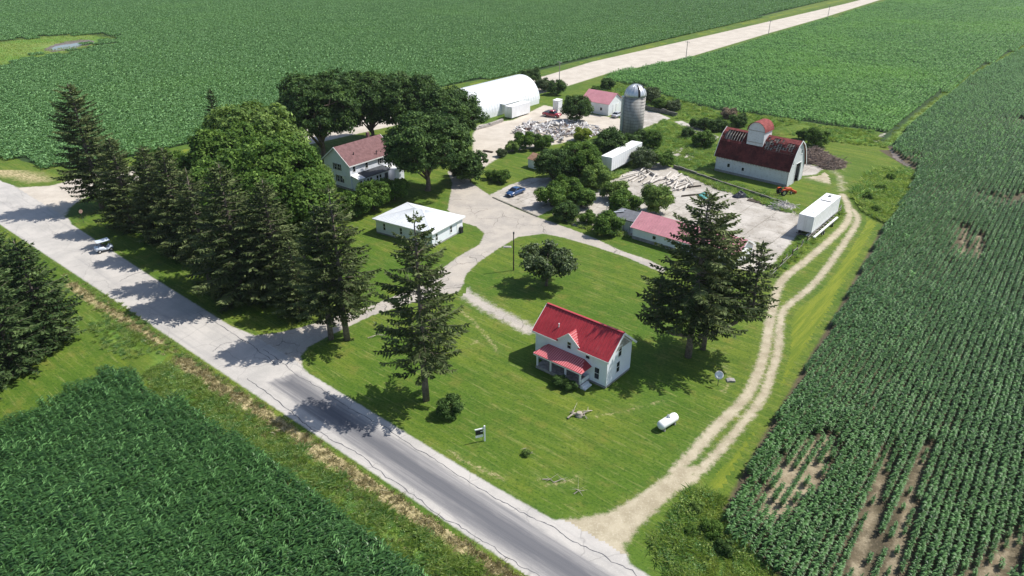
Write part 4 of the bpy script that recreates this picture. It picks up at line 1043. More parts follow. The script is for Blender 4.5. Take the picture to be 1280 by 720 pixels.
def ribs(par, eave0, eave1, ridge0, ridge1, n, mat, name='roof_seams', w=0.05, h=0.05, t0=0.0, t1=1.0):
    """standing seams running from eave to ridge"""
    mb = MB(); e0, e1, r0, r1 = map(Vector, (eave0, eave1, ridge0, ridge1))
    nn = (e1 - e0).cross(r0 - e0).normalized(); nn = nn if nn.z > 0 else -nn
    for k in range(n + 1):
        t = k / n; a = e0.lerp(e1, t); b_ = r0.lerp(r1, t)
        p, q = a.lerp(b_, t0), a.lerp(b_, t1)
        mb.beam(p + nn * h * 0.3, q + nn * h * 0.3, w, h, nn)
    o = mb.build(name, mat, par); o['kind'] = 'stuff'; return o
def gable_walls(par, Lx, D, eave, ridge, mat, base=0.0, names=('front_wall', 'gable_wall', 'back_wall', 'gable_wall'), th=0.15):
    MB().box(0, Lx, 0, th, base, eave).build(names[0], mat, par)
    MB().box(0, Lx, D - th, D, base, eave).build(names[2], mat, par)
    for x0 in (0, Lx - th):
        prof = [(th, base), (D - th, base), (D - th, eave), (D / 2, ridge - 0.1), (th, eave)]
        MB().prism(prof, x0 + 0.001, x0 + th - 0.001 if x0 == 0 else x0 + th, lambda u, v, d: (d, u, v)).build(names[1], mat, par)

# ---------------------------------------------------------------- red-roofed house
h1 = thing('farmhouse', 'white house with bright red metal roof and porch on the front lawn', 'house', at(757, 486) - Vector((UA[0], UA[1], 0)) * 10.3, DA)
Lx, D, EV, RG = 10.3, 5.2, 4.15, 6.35
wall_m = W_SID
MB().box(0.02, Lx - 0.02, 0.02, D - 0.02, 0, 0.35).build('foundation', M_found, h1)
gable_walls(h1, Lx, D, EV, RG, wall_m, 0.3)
OV = 0.38; sl = (RG - EV) / (D / 2); zo = EV - sl * OV
eF0, eF1 = (-OV, -OV, zo + 0.12), (Lx + OV, -OV, zo + 0.12); r0, r1 = (-OV, D / 2, RG + 0.12), (Lx + OV, D / 2, RG + 0.12)
eB0, eB1 = (-OV, D + OV, zo + 0.12), (Lx + OV, D + OV, zo + 0.12)
cgl, cgr = 3.42, 6.38; zw = EV + 0.12
mb = slab4(MB(), [(-OV, 0, zw), (Lx + OV, 0, zw), r1, r0], 0.1)
slab4(mb, [eF0, (cgl, -OV, zo + 0.12), (cgl, 0, zw), (-OV, 0, zw)], 0.1); slab4(mb, [(cgr, -OV, zo + 0.12), eF1, (Lx + OV, 0, zw), (cgr, 0, zw)], 0.1)
roof = slab4(mb, [r0, r1, eB1, eB0], 0.1).build('roof', M_redroof, h1)
ribs(roof, (-OV, 0, zw), (Lx + OV, 0, zw), r0, r1, 24, M_redrib); ribs(roof, eB0, eB1, r0, r1, 24, M_redrib)
MB().beam((-OV, D / 2, RG + 0.15), (Lx + OV, D / 2, RG + 0.15), 0.28, 0.06).build('ridge_cap', M_redrib, roof)
for x in (-OV - 0.03, Lx + OV + 0.03):
    mb = MB()
    for y in (-OV, D + OV): mb.beam((x, y, zo + 0.03), (x, D / 2, RG + 0.03), 0.06, 0.26)
    mb.build('rake_board', M_trim, roof)
for xa, xb in ((-OV, cgl), (cgr, Lx + OV)): MB().box(xa, xb, -OV - 0.035, -OV - 0.003, zo - 0.12, zo + 0.10).build('fascia', M_trim, roof)
MB().tube([(2.7, 0.9, EV + 0.6), (2.7, 0.9, EV + 1.35)], 0.07, 8).build('vent_pipe', M_trim, roof)
# cross gable flush with the front wall
gx0, gx1, gp = 3.5, 6.3, EV + 1.15; gc = (gx0 + gx1) / 2
Ff = Face((0, 0, 0), (1, 0, 0), (0, -1, 0))
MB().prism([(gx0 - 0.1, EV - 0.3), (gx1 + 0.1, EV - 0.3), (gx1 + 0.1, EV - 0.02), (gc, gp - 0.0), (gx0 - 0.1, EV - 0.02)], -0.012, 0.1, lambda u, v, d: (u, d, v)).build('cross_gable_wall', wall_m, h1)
yb = (gp - EV) / sl
mb = MB(); cz = 0.10
for sx in (-1, 1):
    xe = gc + sx * (gc - gx0 + 0.30); ze = EV - 0.27
    slab4(mb, [(xe, -0.16, ze + cz), (gc, -0.16, gp + cz), (gc, yb + 0.1, gp + cz), (xe, 0.02, ze + cz + 0.1)][::sx], 0.08)
cg = mb.build('cross_gable_roof', M_redroof, roof)
for sx in (-1, 1):
    xe = gc + sx * (gc - gx0 + 0.30)
    MB().beam((xe, -0.19, EV - 0.22), (gc, -0.19, gp + 0.05), 0.05, 0.2).build('rake_board', M_trim, roof)
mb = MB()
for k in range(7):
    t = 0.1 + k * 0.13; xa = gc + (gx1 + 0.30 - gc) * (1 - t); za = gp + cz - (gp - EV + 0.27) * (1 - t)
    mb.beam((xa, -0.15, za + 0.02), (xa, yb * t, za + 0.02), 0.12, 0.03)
o = mb.build('faded_panel', M_glarerib, roof); o['kind'] = 'stuff'  # pale ribs standing in for metal glare on the sunlit side
window(h1, Face((0, -0.012, 0), (1, 0, 0), (0, -1, 0)), gc + 0.05, 3.35, 0.5, 0.85); window(h1, Ff, 7.62, 3.05, 0.52, 0.55, False); window(h1, Ff, 9.0, 0.85, 0.62, 1.5)
window(h1, Ff, 2.2, 0.95, 0.7, 1.2); window(h1, Ff, 6.2, 0.95, 0.7, 1.2)
dr = Ff.slab(MB(), 4.0, 4.95, 0.5, 2.35, 0.004, 0.05).build('door', M_blackroof, h1); MB().obox((4.85, -0.09, 1.4), (0.03, 0, 0), (0, 0.03, 0), (0, 0, 0.06)).build('handle', M_chrome, dr)
Fg = Face((Lx, 0, 0), (0, 1, 0), (1, 0, 0))
window(h1, Fg, 2.55, 3.25, 0.62, 1.35); window(h1, Fg, 2.35, 1.15, 0.62, 1.4)
MB().prism([(0.55, EV + 0.08), (D - 0.55, EV + 0.08), (D / 2, RG - 0.42)], Lx + 0.004, Lx + 0.03, lambda u, v, d: (d, u, v)).build('gable_shingles', M_wood, h1)
MB().box(-0.07, 0.07, -0.03, 0.0, 0.3, EV).build('corner_board', M_trim, h1)
MB().box(Lx - 0.07, Lx + 0.03, -0.03, 0.0, 0.3, EV - 0.02).build('corner_board', M_trim, h1)
# porch
PA0, PX, PD_ = 1.45, 8.0, 1.85
MB().box(PA0, PX, -PD_, -0.01, 0.05, 0.45).build('porch_deck', M_wood, h1)
pe, pt = 2.2, 2.78; po = 0.25; xL, xR = PA0 - po, PX + po; yF = -PD_ - po; hL, hR = xL + 0.75, xR - 1.05
pr = slab4(MB(), [(xL, yF, pe), (xR, yF, pe), (hR, -0.02, pt), (hL, -0.02, pt)], 0.07)
slab4(pr, [(xR, yF, pe), (xR, -0.02, pe + 0.02), (hR, -0.02, pt)], 0.07); slab4(pr, [(xL, -0.02, pe + 0.02), (xL, yF, pe), (hL, -0.02, pt)], 0.07)
pr = pr.build('porch_roof', M_redroof, h1)
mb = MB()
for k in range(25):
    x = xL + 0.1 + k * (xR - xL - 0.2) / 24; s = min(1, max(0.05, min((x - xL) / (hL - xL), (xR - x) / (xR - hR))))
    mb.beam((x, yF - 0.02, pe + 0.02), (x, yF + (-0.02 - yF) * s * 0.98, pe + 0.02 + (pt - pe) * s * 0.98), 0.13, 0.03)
o = mb.build('porch_glare_ribs', M_glarerib, pr); o['kind'] = 'stuff'  # seam glare built as pale ribs, pale in shade as well
MB().box(xL + 0.05, xR - 0.05, yF + 0.02, yF + 0.08, pe - 0.22, pe - 0.08).build('porch_fascia', M_trim, pr)
for x in (PA0 + 0.15, 3.6, 5.75, PX - 0.15):
    MB().box(x - 0.09, x + 0.09, -PD_ + 0.02, -PD_ + 0.2, 0.45, pe - 0.05).build('porch_post', M_trim, h1)
MB().box(PX - 0.06, PX, -PD_ + 0.25, -0.1, 0.5, 1.05).build('railing', M_trim, h1)
MB().box(PX + 0.02, PX + 0.35, -PD_, -0.5, 0.0, 0.36).box(PX + 0.36, PX + 0.7, -PD_, -0.5, 0.0, 0.18).build('steps', M_trim, h1)

# ---------------------------------------------------------------- brown-roofed two-storey house
h2 = thing('farmhouse', 'white two storey house with brown shingle roof and black shutters among trees', 'house', at(440, 239), DB + R(2))
Lx, D, EV, RG = 11.8, 7.8, 5.4, 8.3
MB().box(0.02, Lx - 0.02, 0.02, D - 0.02, 0, 0.5).build('foundation', M_found, h2)
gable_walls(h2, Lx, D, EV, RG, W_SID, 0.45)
OV = 0.35; sl = (RG - EV) / (D / 2); zo = EV - sl * OV
eF0, eF1 = (-OV, -OV, zo + 0.1), (Lx + OV, -OV, zo + 0.1); r0, r1 = (-OV, D / 2, RG + 0.1), (Lx + OV, D / 2, RG + 0.1); eB0, eB1 = (-OV, D + OV, zo + 0.1), (Lx + OV, D + OV, zo + 0.1)
roof = slab4(slab4(MB(), [eF0, eF1, r1, r0], 0.12), [r0, r1, eB1, eB0], 0.12).build('roof', M_brownroof, h2)
MB().box(-OV, Lx + OV, -OV - 0.05, -OV - 0.004, zo - 0.12, zo + 0.09).build('fascia', M_trim, roof)
for x in (-OV - 0.03, Lx + OV + 0.03):
    mb = MB()
    for y in (-OV, D + OV): mb.beam((x, y, zo), (x, D / 2, RG), 0.06, 0.24)
    mb.build('rake_board', M_trim, roof)
MB().tube([(2.6, 1.5, EV + 1.0), (2.6, 1.5, EV + 1.75)], 0.09, 8).build('vent_pipe', M_black, roof)
MB().tube([(7.6, 0.3, EV + 0.2), (7.6, 0.3, EV + 1.2)], 0.07, 8).box(7.35, 7.85, 0.24, 0.36, EV + 0.9, EV + 1.0).build('vent_pipe', M_black, roof)
MB().box(9.2, 9.75, D / 2 + 0.5, D / 2 + 1.05, RG - 0.6, RG + 0.9).build('chimney', M_brownroof, roof)
Fg = Face((0, D, 0), (0, -1, 0), (-1, 0, 0))
for a in (3.5, 4.55): window(h2, Fg, a, 3.75, 0.62, 1.25, True, M_black)
for a in (4.0, 5.0): window(h2, Fg, a, 1.3, 0.62, 1.35, True, M_black)
MB().lathe([(0.02, 0), (0.24, 0.05), (0.38, 0.14), (0.40, 0.15)], (0, 0, 0), 16, lambda q: (-0.28 - q[2], D - 6.2 + q[0], 2.7 + q[1])).build('satellite_dish', M_trim, h2)
MB().beam((0, D - 6.2, 2.7), (-0.3, D - 6.2, 2.7), 0.05, 0.05).build('dish_arm', M_steel, h2)
Ff = Face((0, 0, 0), (1, 0, 0), (0, -1, 0))
for a in (1.1, 4.4, 8.2, 10.4): window(h2, Ff, a, 3.75, 0.62, 1.15, True, M_black if a > 8 else None)
# enclosed porch with black flat roof
sx0, sx1, sdp = 0.35, 8.4, 2.0
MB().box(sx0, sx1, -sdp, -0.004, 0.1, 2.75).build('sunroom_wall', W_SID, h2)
slab4(MB(), [(sx0 + 1.6, -sdp - 0.3, 2.82), (sx1 + 0.25, -sdp - 0.3, 2.82), (sx1 + 0.25, 0.0, 3.35), (sx0 + 1.6, 0.0, 3.35)], 0.12).build('sunroom_roof', M_blackroof, h2)
slab4(MB(), [(sx0 - 0.2, -sdp - 0.25, 2.80), (sx0 + 1.58, -sdp - 0.25, 2.80), (sx0 + 1.58, 0.0, 3.2), (sx0 - 0.2, 0.0, 3.2)], 0.1).build('sunroom_roof', M_trim, h2)
Fs = Face((sx0, -sdp, 0), (1, 0, 0), (0, -1, 0))
for a in (0.55, 1.45, 2.35, 3.15, 4.9, 5.7): window(h2, Fs, a, 1.0, 0.52, 1.35, True, None)
drs = Fs.slab(MB(), 6.9, 7.75, 0.2, 2.3, 0.004, 0.05).build('door', M_blackroof, h2); MB().obox((sx0 + 7.6, -sdp - 0.09, 1.2), (0.03, 0, 0), (0, 0.03, 0), (0, 0, 0.06)).build('handle', M_chrome, drs)
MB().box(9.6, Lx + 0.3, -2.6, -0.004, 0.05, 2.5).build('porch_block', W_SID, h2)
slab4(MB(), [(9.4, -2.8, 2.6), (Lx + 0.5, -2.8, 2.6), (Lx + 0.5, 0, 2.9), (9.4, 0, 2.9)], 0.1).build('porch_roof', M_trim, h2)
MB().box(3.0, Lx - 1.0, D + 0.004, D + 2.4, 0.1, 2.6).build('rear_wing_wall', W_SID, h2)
slab4(MB(), [(2.8, D + 2.65, 2.7), (2.8, D + 0.02, 3.8), (Lx - 0.8, D + 0.02, 3.8), (Lx - 0.8, D + 2.65, 2.7)], 0.1).build('rear_wing_roof', M_brownroof, h2)

# ---------------------------------------------------------------- white hip-roofed garage
RGZ = R(-32)
gar = thing('garage', 'low white garage with white hip roof in the bend of the driveway', 'garage', at(471, 291), RGZ)
Lx, D, EV = 12.2, 8.6, 2.65
MB().box(0, Lx, 0, D, 0.0, 0.25).build('foundation', M_found, gar)
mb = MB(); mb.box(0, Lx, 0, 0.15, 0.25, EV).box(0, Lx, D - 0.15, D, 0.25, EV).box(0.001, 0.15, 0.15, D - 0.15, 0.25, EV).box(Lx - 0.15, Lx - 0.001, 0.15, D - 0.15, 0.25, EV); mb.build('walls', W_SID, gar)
o_ = 0.4; pk = 4.35; e = EV + 0.08; A0, A1, B1, B0 = (-o_, -o_, e), (Lx + o_, -o_, e), (Lx + o_, D + o_, e), (-o_, D + o_, e); k0, k1 = (5.2, D / 2, pk), (7.0, D / 2, pk)
mb = MB(); slab4(mb, [A0, A1, k1, k0], 0.1); slab4(mb, [A1, B1, k1], 0.1); slab4(mb, [B1, B0, k0, k1], 0.1); slab4(mb, [B0, A0, k0], 0.1)
groof = mb.build('roof', M_whiteroof, gar)
ribs(groof, A0, A1, k0, k1, 20, M_whiterib, w=0.04, h=0.03); ribs(groof, A1, B1, k1, (7.0, D / 2 + 0.01, pk), 14, M_whiterib, w=0.04, h=0.03)
MB().beam(A1, k1, 0.14, 0.06).beam(A0, k0, 0.14, 0.06).beam(B1, k1, 0.14, 0.06).beam(B0, k0, 0.14, 0.06).build('hip_cap', M_trim, groof)
MB().box(-o_, Lx + o_, -o_ - 0.03, -o_ - 0.002, e - 0.2, e - 0.02).box(Lx + o_ + 0.002, Lx + o_ + 0.03, -o_, D + o_, e - 0.2, e - 0.02).build('fascia', M_trim, groof)
Ff = Face((0, 0, 0), (1, 0, 0), (0, -1, 0)); Fr = Face((Lx, 0, 0), (0, 1, 0), (1, 0, 0))
for a in (1.9, 5.6, 9.3): window(gar, Ff, a, 0.95, 0.5, 1.15)
window(gar, Fr, 1.2, 0.95, 0.5, 1.15); window(gar, Fr, 5.2, 0.95, 0.5, 1.15)
dg = Fr.slab(MB(), 6.9, 7.8, 0.1, 2.2, 0.004, 0.05).build('door', M_trim, gar); MB().obox((Lx + 0.09, 7.65, 1.15), (0.03, 0, 0), (0, 0.03, 0), (0, 0, 0.05)).build('handle', M_chrome, dg)
bn = thing('trash_bin', 'dark bin beside the right wall of the white garage', 'bin', at(576, 291), RGZ)
MB().prism([(-0.28, 0), (0.28, 0), (0.34, 1.0), (-0.34, 1.0)], -0.3, 0.3, lambda u, v, d: (u, d, v)).build('body', M_black, bn); MB().box(-0.37, 0.37, -0.34, 0.36, 1.0, 1.07).build('lid', M_black, bn)
for s_ in (-1, 1): MB().tube([(s_ * 0.25 - 0.03, 0.33, 0.12), (s_ * 0.25 + 0.03, 0.33, 0.12)], 0.12, 12).build('wheel', M_rubber, bn)

# ---------------------------------------------------------------- barn
BZ = R(-43.0)
barn = thing('barn', 'weathered white barn with broken dark red roof and big roof dormer', 'barn', at(893, 213), BZ)
Lx, D, EV = 16.2, 7.4, 3.5
prof = [(-0.35, EV - 0.25), (1.15, EV + 2.95), (2.2, EV + 4.35), (D / 2, EV + 5.35)]
gprof = [(0, 0), (D, 0), (D, EV)] + [(D - y, z - 0.12) for y, z in prof[1:3]] + [(D / 2, prof[3][1] - 0.12)] + [(y, z - 0.12) for y, z in prof[2:0:-1]] + [(0, EV)]
MB().box(0, Lx, 0, 0.2, 0.5, EV).build('side_wall', W_BARN, barn); MB().box(0, Lx, D - 0.2, D, 0.5, EV).build('side_wall', W_BARN, barn)
MB().box(-0.03, Lx + 0.02, -0.04, 0.24, 0, 0.5).box(-0.03, Lx + 0.02, D - 0.24, D + 0.04, 0, 0.5).build('foundation', M_found, barn)
MB().prism(gprof, 0.0, 0.18, lambda u, v, d: (d, u, v)).build('gable_wall', W_BARN, barn)
# near gable with a tall open doorway
gy0, gy1 = 3.2, 5.6; dz = 4.1
pl = [(0, 0), (gy0, 0), (gy0, dz), (gy1, dz), (gy1, 0), (D, 0), (D, EV)] + gprof[3:]
MB().prism(pl, Lx - 0.18, Lx, lambda u, v, d: (d, u, v)).build('gable_wall', W_BARN, barn)
Fr = Face((Lx, 0, 0), (0, 1, 0), (1, 0, 0))
mb = MB(); Fr.slab(mb, gy0 - 0.15, gy0, 0, dz + 0.15, 0.003, 0.06); Fr.slab(mb, gy1, gy1 + 0.15, 0, dz + 0.15, 0.003, 0.06); Fr.slab(mb, gy0, gy1, dz, dz + 0.15, 0.003, 0.06); mb.build('door_frame', M_trim, barn)
window(barn, Fr, 1.4, 4.3, 0.55, 0.9, False); window(barn, Fr, 4.9, 6.0, 0.5, 0.8, False)
MB().box(0.2, Lx - 0.2, 0.21, D - 0.21, 3.3, 3.42).build('loft_floor', M_oldwood, barn)
MB().box(0.2, Lx - 0.2, 0.22, D - 0.22, 0.004, 0.02).build('dirt_floor', M_oldwood, barn)
bf = Face((0, 0, 0), (1, 0, 0), (0, -1, 0))
window(barn, bf, 3.1, 1.4, 0.6, 0.8, False); window(barn, bf, 6.4, 1.3, 0.55, 0.7, False)
# roof: lower slopes whole, upper front slope broken away in places with rafters showing
def strip(x0, x1, ya, za, yb_, zb_, th=0.1): return slab4(MB(), [(x0, ya, za), (x1, ya, za), (x1, yb_, zb_), (x0, yb_, zb_)], th)
OX = 0.3
broof = strip(-OX, Lx + OX, *prof[0], *prof[1]).build('roof', M_barnroof, barn)
rb = random.Random(5)
def lerp2(a, b, t): return (a[0] + (b[0] - a[0]) * t, a[1] + (b[1] - a[1]) * t)
hole_zones = [(0.4, 4.6, 0.62), (9.9, 15.6, 0.55)]
for seg, (pa, pb) in enumerate(((prof[1], prof[2]), (prof[2], prof[3]))):
    nrow = 3
    for r_ in range(nrow):
        a = lerp2(pa, pb, r_ / nrow); c = lerp2(pa, pb, (r_ + 1) / nrow - 0.02)
        x = -OX
        while x < Lx + OX - 0.05:
            w = min(rb.uniform(0.3, 0.8), Lx + OX - x); xm = x + w / 2; gone = False
            lvl = seg * 3 + r_
            if 0.6 < xm < 4.8 and 1 <= lvl <= 4: gone = rb.random() < 0.96
            elif 9.5 < xm < 15.8 and lvl <= 4: gone = rb.random() < (0.7, 0.8, 0.7, 0.5, 0.3)[lvl]
            elif 4.8 < xm < 9.9 and lvl >= 2: gone = rb.random() < 0.05
            if not gone:
                jz = rb.uniform(0, 0.03)
                slab4(MB(), [(x, a[0], a[1] + jz), (x + w - 0.015, a[0], a[1] + jz), (x + w - 0.015, c[0], c[1] + jz), (x, c[0], c[1] + jz)], 0.08).build('roof_panel', M_barnroof2 if (lvl >= 4 or rb.random() < 0.12) else M_barnroof, broof)
            x += w
for pa, pb in ((prof[0], prof[1]), (prof[1], prof[2]), (prof[2], prof[3])):
    strip(-OX, Lx + OX, D - pa[0], pa[1], D - pb[0], pb[1]).build('back_slope', M_barnroof2, broof)
for k in range(27):
    x = 0.3 + k * 0.6
    mb = MB()
    for pa, pb in ((prof[0], prof[1]), (prof[1], prof[2]), (prof[2], prof[3])):
        mb.beam((x, pa[0], pa[1] - 0.2), (x, pb[0], pb[1] - 0.2), 0.09, 0.16)
    mb.build('rafter', M_wood, broof)
for k in range(11):
    t = k / 10; pa, pb, tt = (prof[1], prof[2], t * 2) if t < 0.5 else (prof[2], prof[3], t * 2 - 1)
    c = lerp2(pa, pb, tt)
    if k < 9: MB().beam((9.8, c[0], c[1] - 0.10), (15.9, c[0], c[1] - 0.10), 0.1, 0.03).build('purlin', M_wood, broof)
for sx in (-OX - 0.02, Lx + OX + 0.02):
    mb = MB()
    for pa, pb in ((prof[0], prof[1]), (prof[1], prof[2]), (prof[2], prof[3])):
        mb.beam((sx, pa[0], pa[1]), (sx, pb[0], pb[1]), 0.07, 0.2); mb.beam((sx, D - pa[0], pa[1]), (sx, D - pb[0], pb[1]), 0.07, 0.2)
    mb.build('rake_board', M_trim, barn)
# hay dormer with arched red roof straddling the ridge
dx0, dx1, dy0, dy1 = 5.7, 9.3, 1.35, 4.9; dzb, dze, dzp = EV + 2.9, EV + 6.3, EV + 8.0
arch = [(dx0, dze)] + [((dx0 + dx1) / 2 - math.cos(t) * (dx1 - dx0) / 2, dze + math.sin(t) * (dzp - dze)) for t in [math.pi * k / 10 for k in range(1, 10)]] + [(dx1, dze)]
MB().prism([(dx0, dzb), (dx1, dzb)] + arch[::-1], dy0, dy1, lambda u, v, d: (u, d, v)).build('dormer_wall', W_BARN, barn)
mb = MB(); cxx = (dx0 + dx1) / 2
arc2 = [(cxx - math.cos(t) * ((dx1 - dx0) / 2 + 0.2), dze - 0.12 + math.sin(t) * (dzp - dze + 0.25)) for t in [math.pi * k / 14 for k in range(15)]]
for (u0, v0), (u1, v1) in zip(arc2[:-1], arc2[1:]): slab4(mb, [(u0, dy0 - 0.3, v0), (u1, dy0 - 0.3, v1), (u1, dy1 + 0.3, v1), (u0, dy1 + 0.3, v0)], 0.07)
mb.build('dormer_roof', M_barnroof2, barn)
Fd = Face((dx0, dy0, 0), (1, 0, 0), (0, -1, 0))
for z in (dzb + 0.9, dze - 0.1): Fd.slab(MB(), 0.1, dx1 - dx0 - 0.1, z, z + 0.12, 0.003, 0.05).build('dormer_trim', M_wood, barn)

# ---------------------------------------------------------------- long pink-roofed shed and its lean-to
shed = thing('shed', 'long low white shed with faded pink roof behind the huge spruce', 'shed', at(790, 298), R(-40.5))
Lx, D, EV, RG = 18.6, 6.2, 2.15, 3.9
MB().box(-0.02, Lx + 0.02, -0.03, D + 0.03, 0, 0.55).build('foundation', M_found, shed)
gable_walls(shed, Lx, D, EV, RG, W_METAL, 0.5)
OV = 0.3; sl = (RG - EV) / (D / 2); zo = EV - sl * OV
eF0, eF1 = (-OV, -OV, zo + 0.1), (Lx + OV, -OV, zo + 0.1); r0, r1 = (-OV, D / 2, RG + 0.1), (Lx + OV, D / 2, RG + 0.1); eB0, eB1 = (-OV, D + OV, zo + 0.1), (Lx + OV, D + OV, zo + 0.1)
roof = slab4(slab4(MB(), [eF0, eF1, r1, r0], 0.08), [r0, r1, eB1, eB0], 0.08).build('roof', M_pinkroof, shed)
ribs(roof, eF0, eF1, r0, r1, 40, M_pinkrib, w=0.04, h=0.03); ribs(roof, eB0, eB1, r0, r1, 40, M_pinkrib, w=0.04, h=0.03)
for x in (-OV - 0.03, Lx + OV + 0.03):
    mb = MB()
    for y in (-OV, D + OV): mb.beam((x, y, zo + 0.02), (x, D / 2, RG + 0.02), 0.06, 0.2)
    mb.build('rake_board', M_trim, roof)
Fr = Face((Lx, 0, 0), (0, 1, 0), (1, 0, 0)); ds = Fr.slab(MB(), 2.1, 4.1, 0.55, 2.3, 0.004, 0.06).build('door', M_trim, shed); Fr.slab(MB(), 3.9, 3.98, 1.2, 1.45, 0.06, 0.09).build('handle', M_steel, ds)
Ff = Face((0, 0, 0), (1, 0, 0), (0, -1, 0))
for a in (4.2, 9.0, 13.8): window(shed, Ff, a, 1.0, 0.6, 0.6, False)
lean = thing('shed', 'small grey shed with dark flat roof joined to the pink roofed shed', 'shed', at(771, 286), R(-40.5))
MB().box(0, 4.2, 0, 0.12, 0, 2.2).box(0, 0.12, 0.12, 3.4, 0, 2.2).box(4.08, 4.2, 0.12, 3.4, 0, 2.2).box(0, 4.2, 3.4, 3.52, 0, 2.35).build('walls', W_METAL, lean)
slab4(MB(), [(-1.6, -0.25, 2.24), (4.3, -0.25, 2.24), (4.3, 3.8, 2.5), (-1.6, 3.8, 2.5)], 0.12).build('roof', M_greyroof, lean)
for x in (1.25, 2.6): MB().box(x, x + 0.07, -0.03, -0.003, 0, 2.15).build('post', M_wood, lean)
MB().box(-1.45, -1.33, -0.1, 0.02, 0, 2.12).build('post', M_wood, lean); MB().box(-1.45, -1.33, 3.2, 3.32, 0, 2.3).build('post', M_wood, lean)
MB().beam((-1.4, 1.0, 2.50), (-0.2, 2.4, 2.62), 0.5, 0.06).beam((-1.2, 2.2, 2.56), (-0.4, 3.3, 2.62), 0.3, 0.06).build('loose_board', M_alum, lean)

# ---------------------------------------------------------------- arched white machine shed
QZ = R(51.5)
quon = thing('machine_shed', 'large white arched machine shed at the gravel yard', 'machine shed', at(594, 153), QZ)
Lx, D, EV, PK = 29.0, 13.5, 1.3, 7.6
arcq = [(D / 2 - math.cos(t) * (D / 2) * (1 - 0.10 * math.sin(t) * abs(math.cos(t))), EV + math.sin(t) ** 0.92 * (PK - EV)) for t in [math.pi * k / 24 for k in range(25)]]
mb = MB()
for (u0, v0), (u1, v1) in zip(arcq[:-1], arcq[1:]): slab4(mb, [(-0.3, u0, v0), (-0.3, u1, v1), (Lx + 0.3, u1, v1), (Lx + 0.3, u0, v0)], 0.08)
qr = mb.build('arched_roof', M_whiteroof, quon)
mb = MB()
for k in range(25):
    x = 0.4 + k * (Lx - 0.8) / 24
    for (u0, v0), (u1, v1) in zip(arcq[:-1], arcq[1:]): mb.beam((x, u0, v0 + 0.015), (x, u1, v1 + 0.015), 0.06, 0.05)
o = mb.build('roof_seams', M_whiterib, qr); o['kind'] = 'stuff'
for x0 in (0.0, Lx - 0.12): MB().prism([(0, 0), (D, 0)] + [(u, v - 0.1) for u, v in arcq[::-1]], x0, x0 + 0.12, lambda u, v, d: (d, u, v)).build('end_wall', W_METAL, quon)
MB().box(0.02, Lx - 0.02, 0.0, 0.12, 0, EV).build('side_wall', W_METAL, quon); MB().box(0.02, Lx - 0.02, D - 0.12, D, 0, EV).build('side_wall', W_METAL, quon)
Fr = Face((Lx, 0, 0), (0, 1, 0), (1, 0, 0)); dq = Fr.slab(MB(), 4.2, 9.3, 0.1, 4.6, 0.004, 0.08).build('sliding_door', M_trim, quon); Fr.slab(MB(), 3.9, 9.6, 4.6, 4.75, 0.004, 0.12).build('door_track', M_steel, dq)
MB().box(11.0, 20.0, -1.4, 0.5, 2.9, 3.05).build('door_canopy', M_whiteroof, quon)
for x in (11.1, 19.8): MB().box(x, x + 0.12, -1.35, -1.23, 0, 2.9).build('canopy_post', M_trim, quon)
Fq = Face((0, 0, 0), (1, 0, 0), (0, -1, 0)); Fq.slab(MB(), 11.4, 13.4, 0.05, 2.7, -0.5, 0.1).build('side_door', M_trim, quon)

# ---------------------------------------------------------------- small red-roofed shed, small shed by the tree, narrow shed
rs_ = thing('shed', 'small white shed with red roof left of the silo', 'shed', at(760, 145) - Vector((UA[0], UA[1], 0)) * 9.0, DA)
Lx, D, EV, RG = 9.0, 7.4, 3.3, 5.6
gable_walls(rs_, Lx, D, EV, RG, W_METAL, 0.0)
OV = 0.3; sl = (RG - EV) / (D / 2); zo = EV - sl * OV
eF0, eF1 = (-OV, -OV, zo + 0.1), (Lx + OV, -OV, zo + 0.1); r0, r1 = (-OV, D / 2, RG + 0.1), (Lx + OV, D / 2, RG + 0.1); eB0, eB1 = (-OV, D + OV, zo + 0.1), (Lx + OV, D + OV, zo + 0.1)
roof = slab4(slab4(MB(), [eF0, eF1, r1, r0], 0.08), [r0, r1, eB1, eB0], 0.08).build('roof', M_pinkroof, rs_)
ribs(roof, eF0, eF1, r0, r1, 18, M_pinkrib, w=0.05, h=0.03)
Fr = Face((Lx, 0, 0), (0, 1, 0), (1, 0, 0)); d_ = Fr.slab(MB(), 2.2, 5.2, 0.05, 2.8, 0.004, 0.06).build('door', M_trim, rs_); Fr.slab(MB(), 3.65, 3.75, 0.1, 2.75, 0.06, 0.075).build('door_gap', M_shade, d_)
Ff = Face((0, 0, 0), (1, 0, 0), (0, -1, 0)); window(rs_, Ff, 6.6, 1.2, 0.7, 0.8, False)
ss_ = thing('shed', 'little white shed with rusty roof half hidden by a dark tree', 'shed', at(660, 209), R(-46))
gable_walls(ss_, 3.8, 3.4, 2.0, 2.9, W_METAL, 0.0)
mb = slab4(slab4(MB(), [(-.2, -.2, 1.98), (4.0, -.2, 1.98), (4.0, 1.7, 3.0), (-.2, 1.7, 3.0)], 0.06), [(-.2, 1.7, 3.0), (4.0, 1.7, 3.0), (4.0, 3.6, 1.98), (-.2, 3.6, 1.98)], 0.06)
mb.build('roof', paint('rusty_roof', (0.34, 0.20, 0.13), 0.8, 0.3, 1.5), ss_)
Fs = Face((0, 0, 0), (1, 0, 0), (0, -1, 0)); d_ = Fs.slab(MB(), 1.2, 2.2, 0.05, 1.75, 0.004, 0.05).build('door', M_trim, ss_); Fs.slab(MB(), 2.0, 2.08, 0.8, 1.0, 0.05, 0.08).build('handle', M_steel, d_)
ns = thing('shed', 'narrow pale box shed between arched shed and red truck', 'shed', at(691, 138), DA)
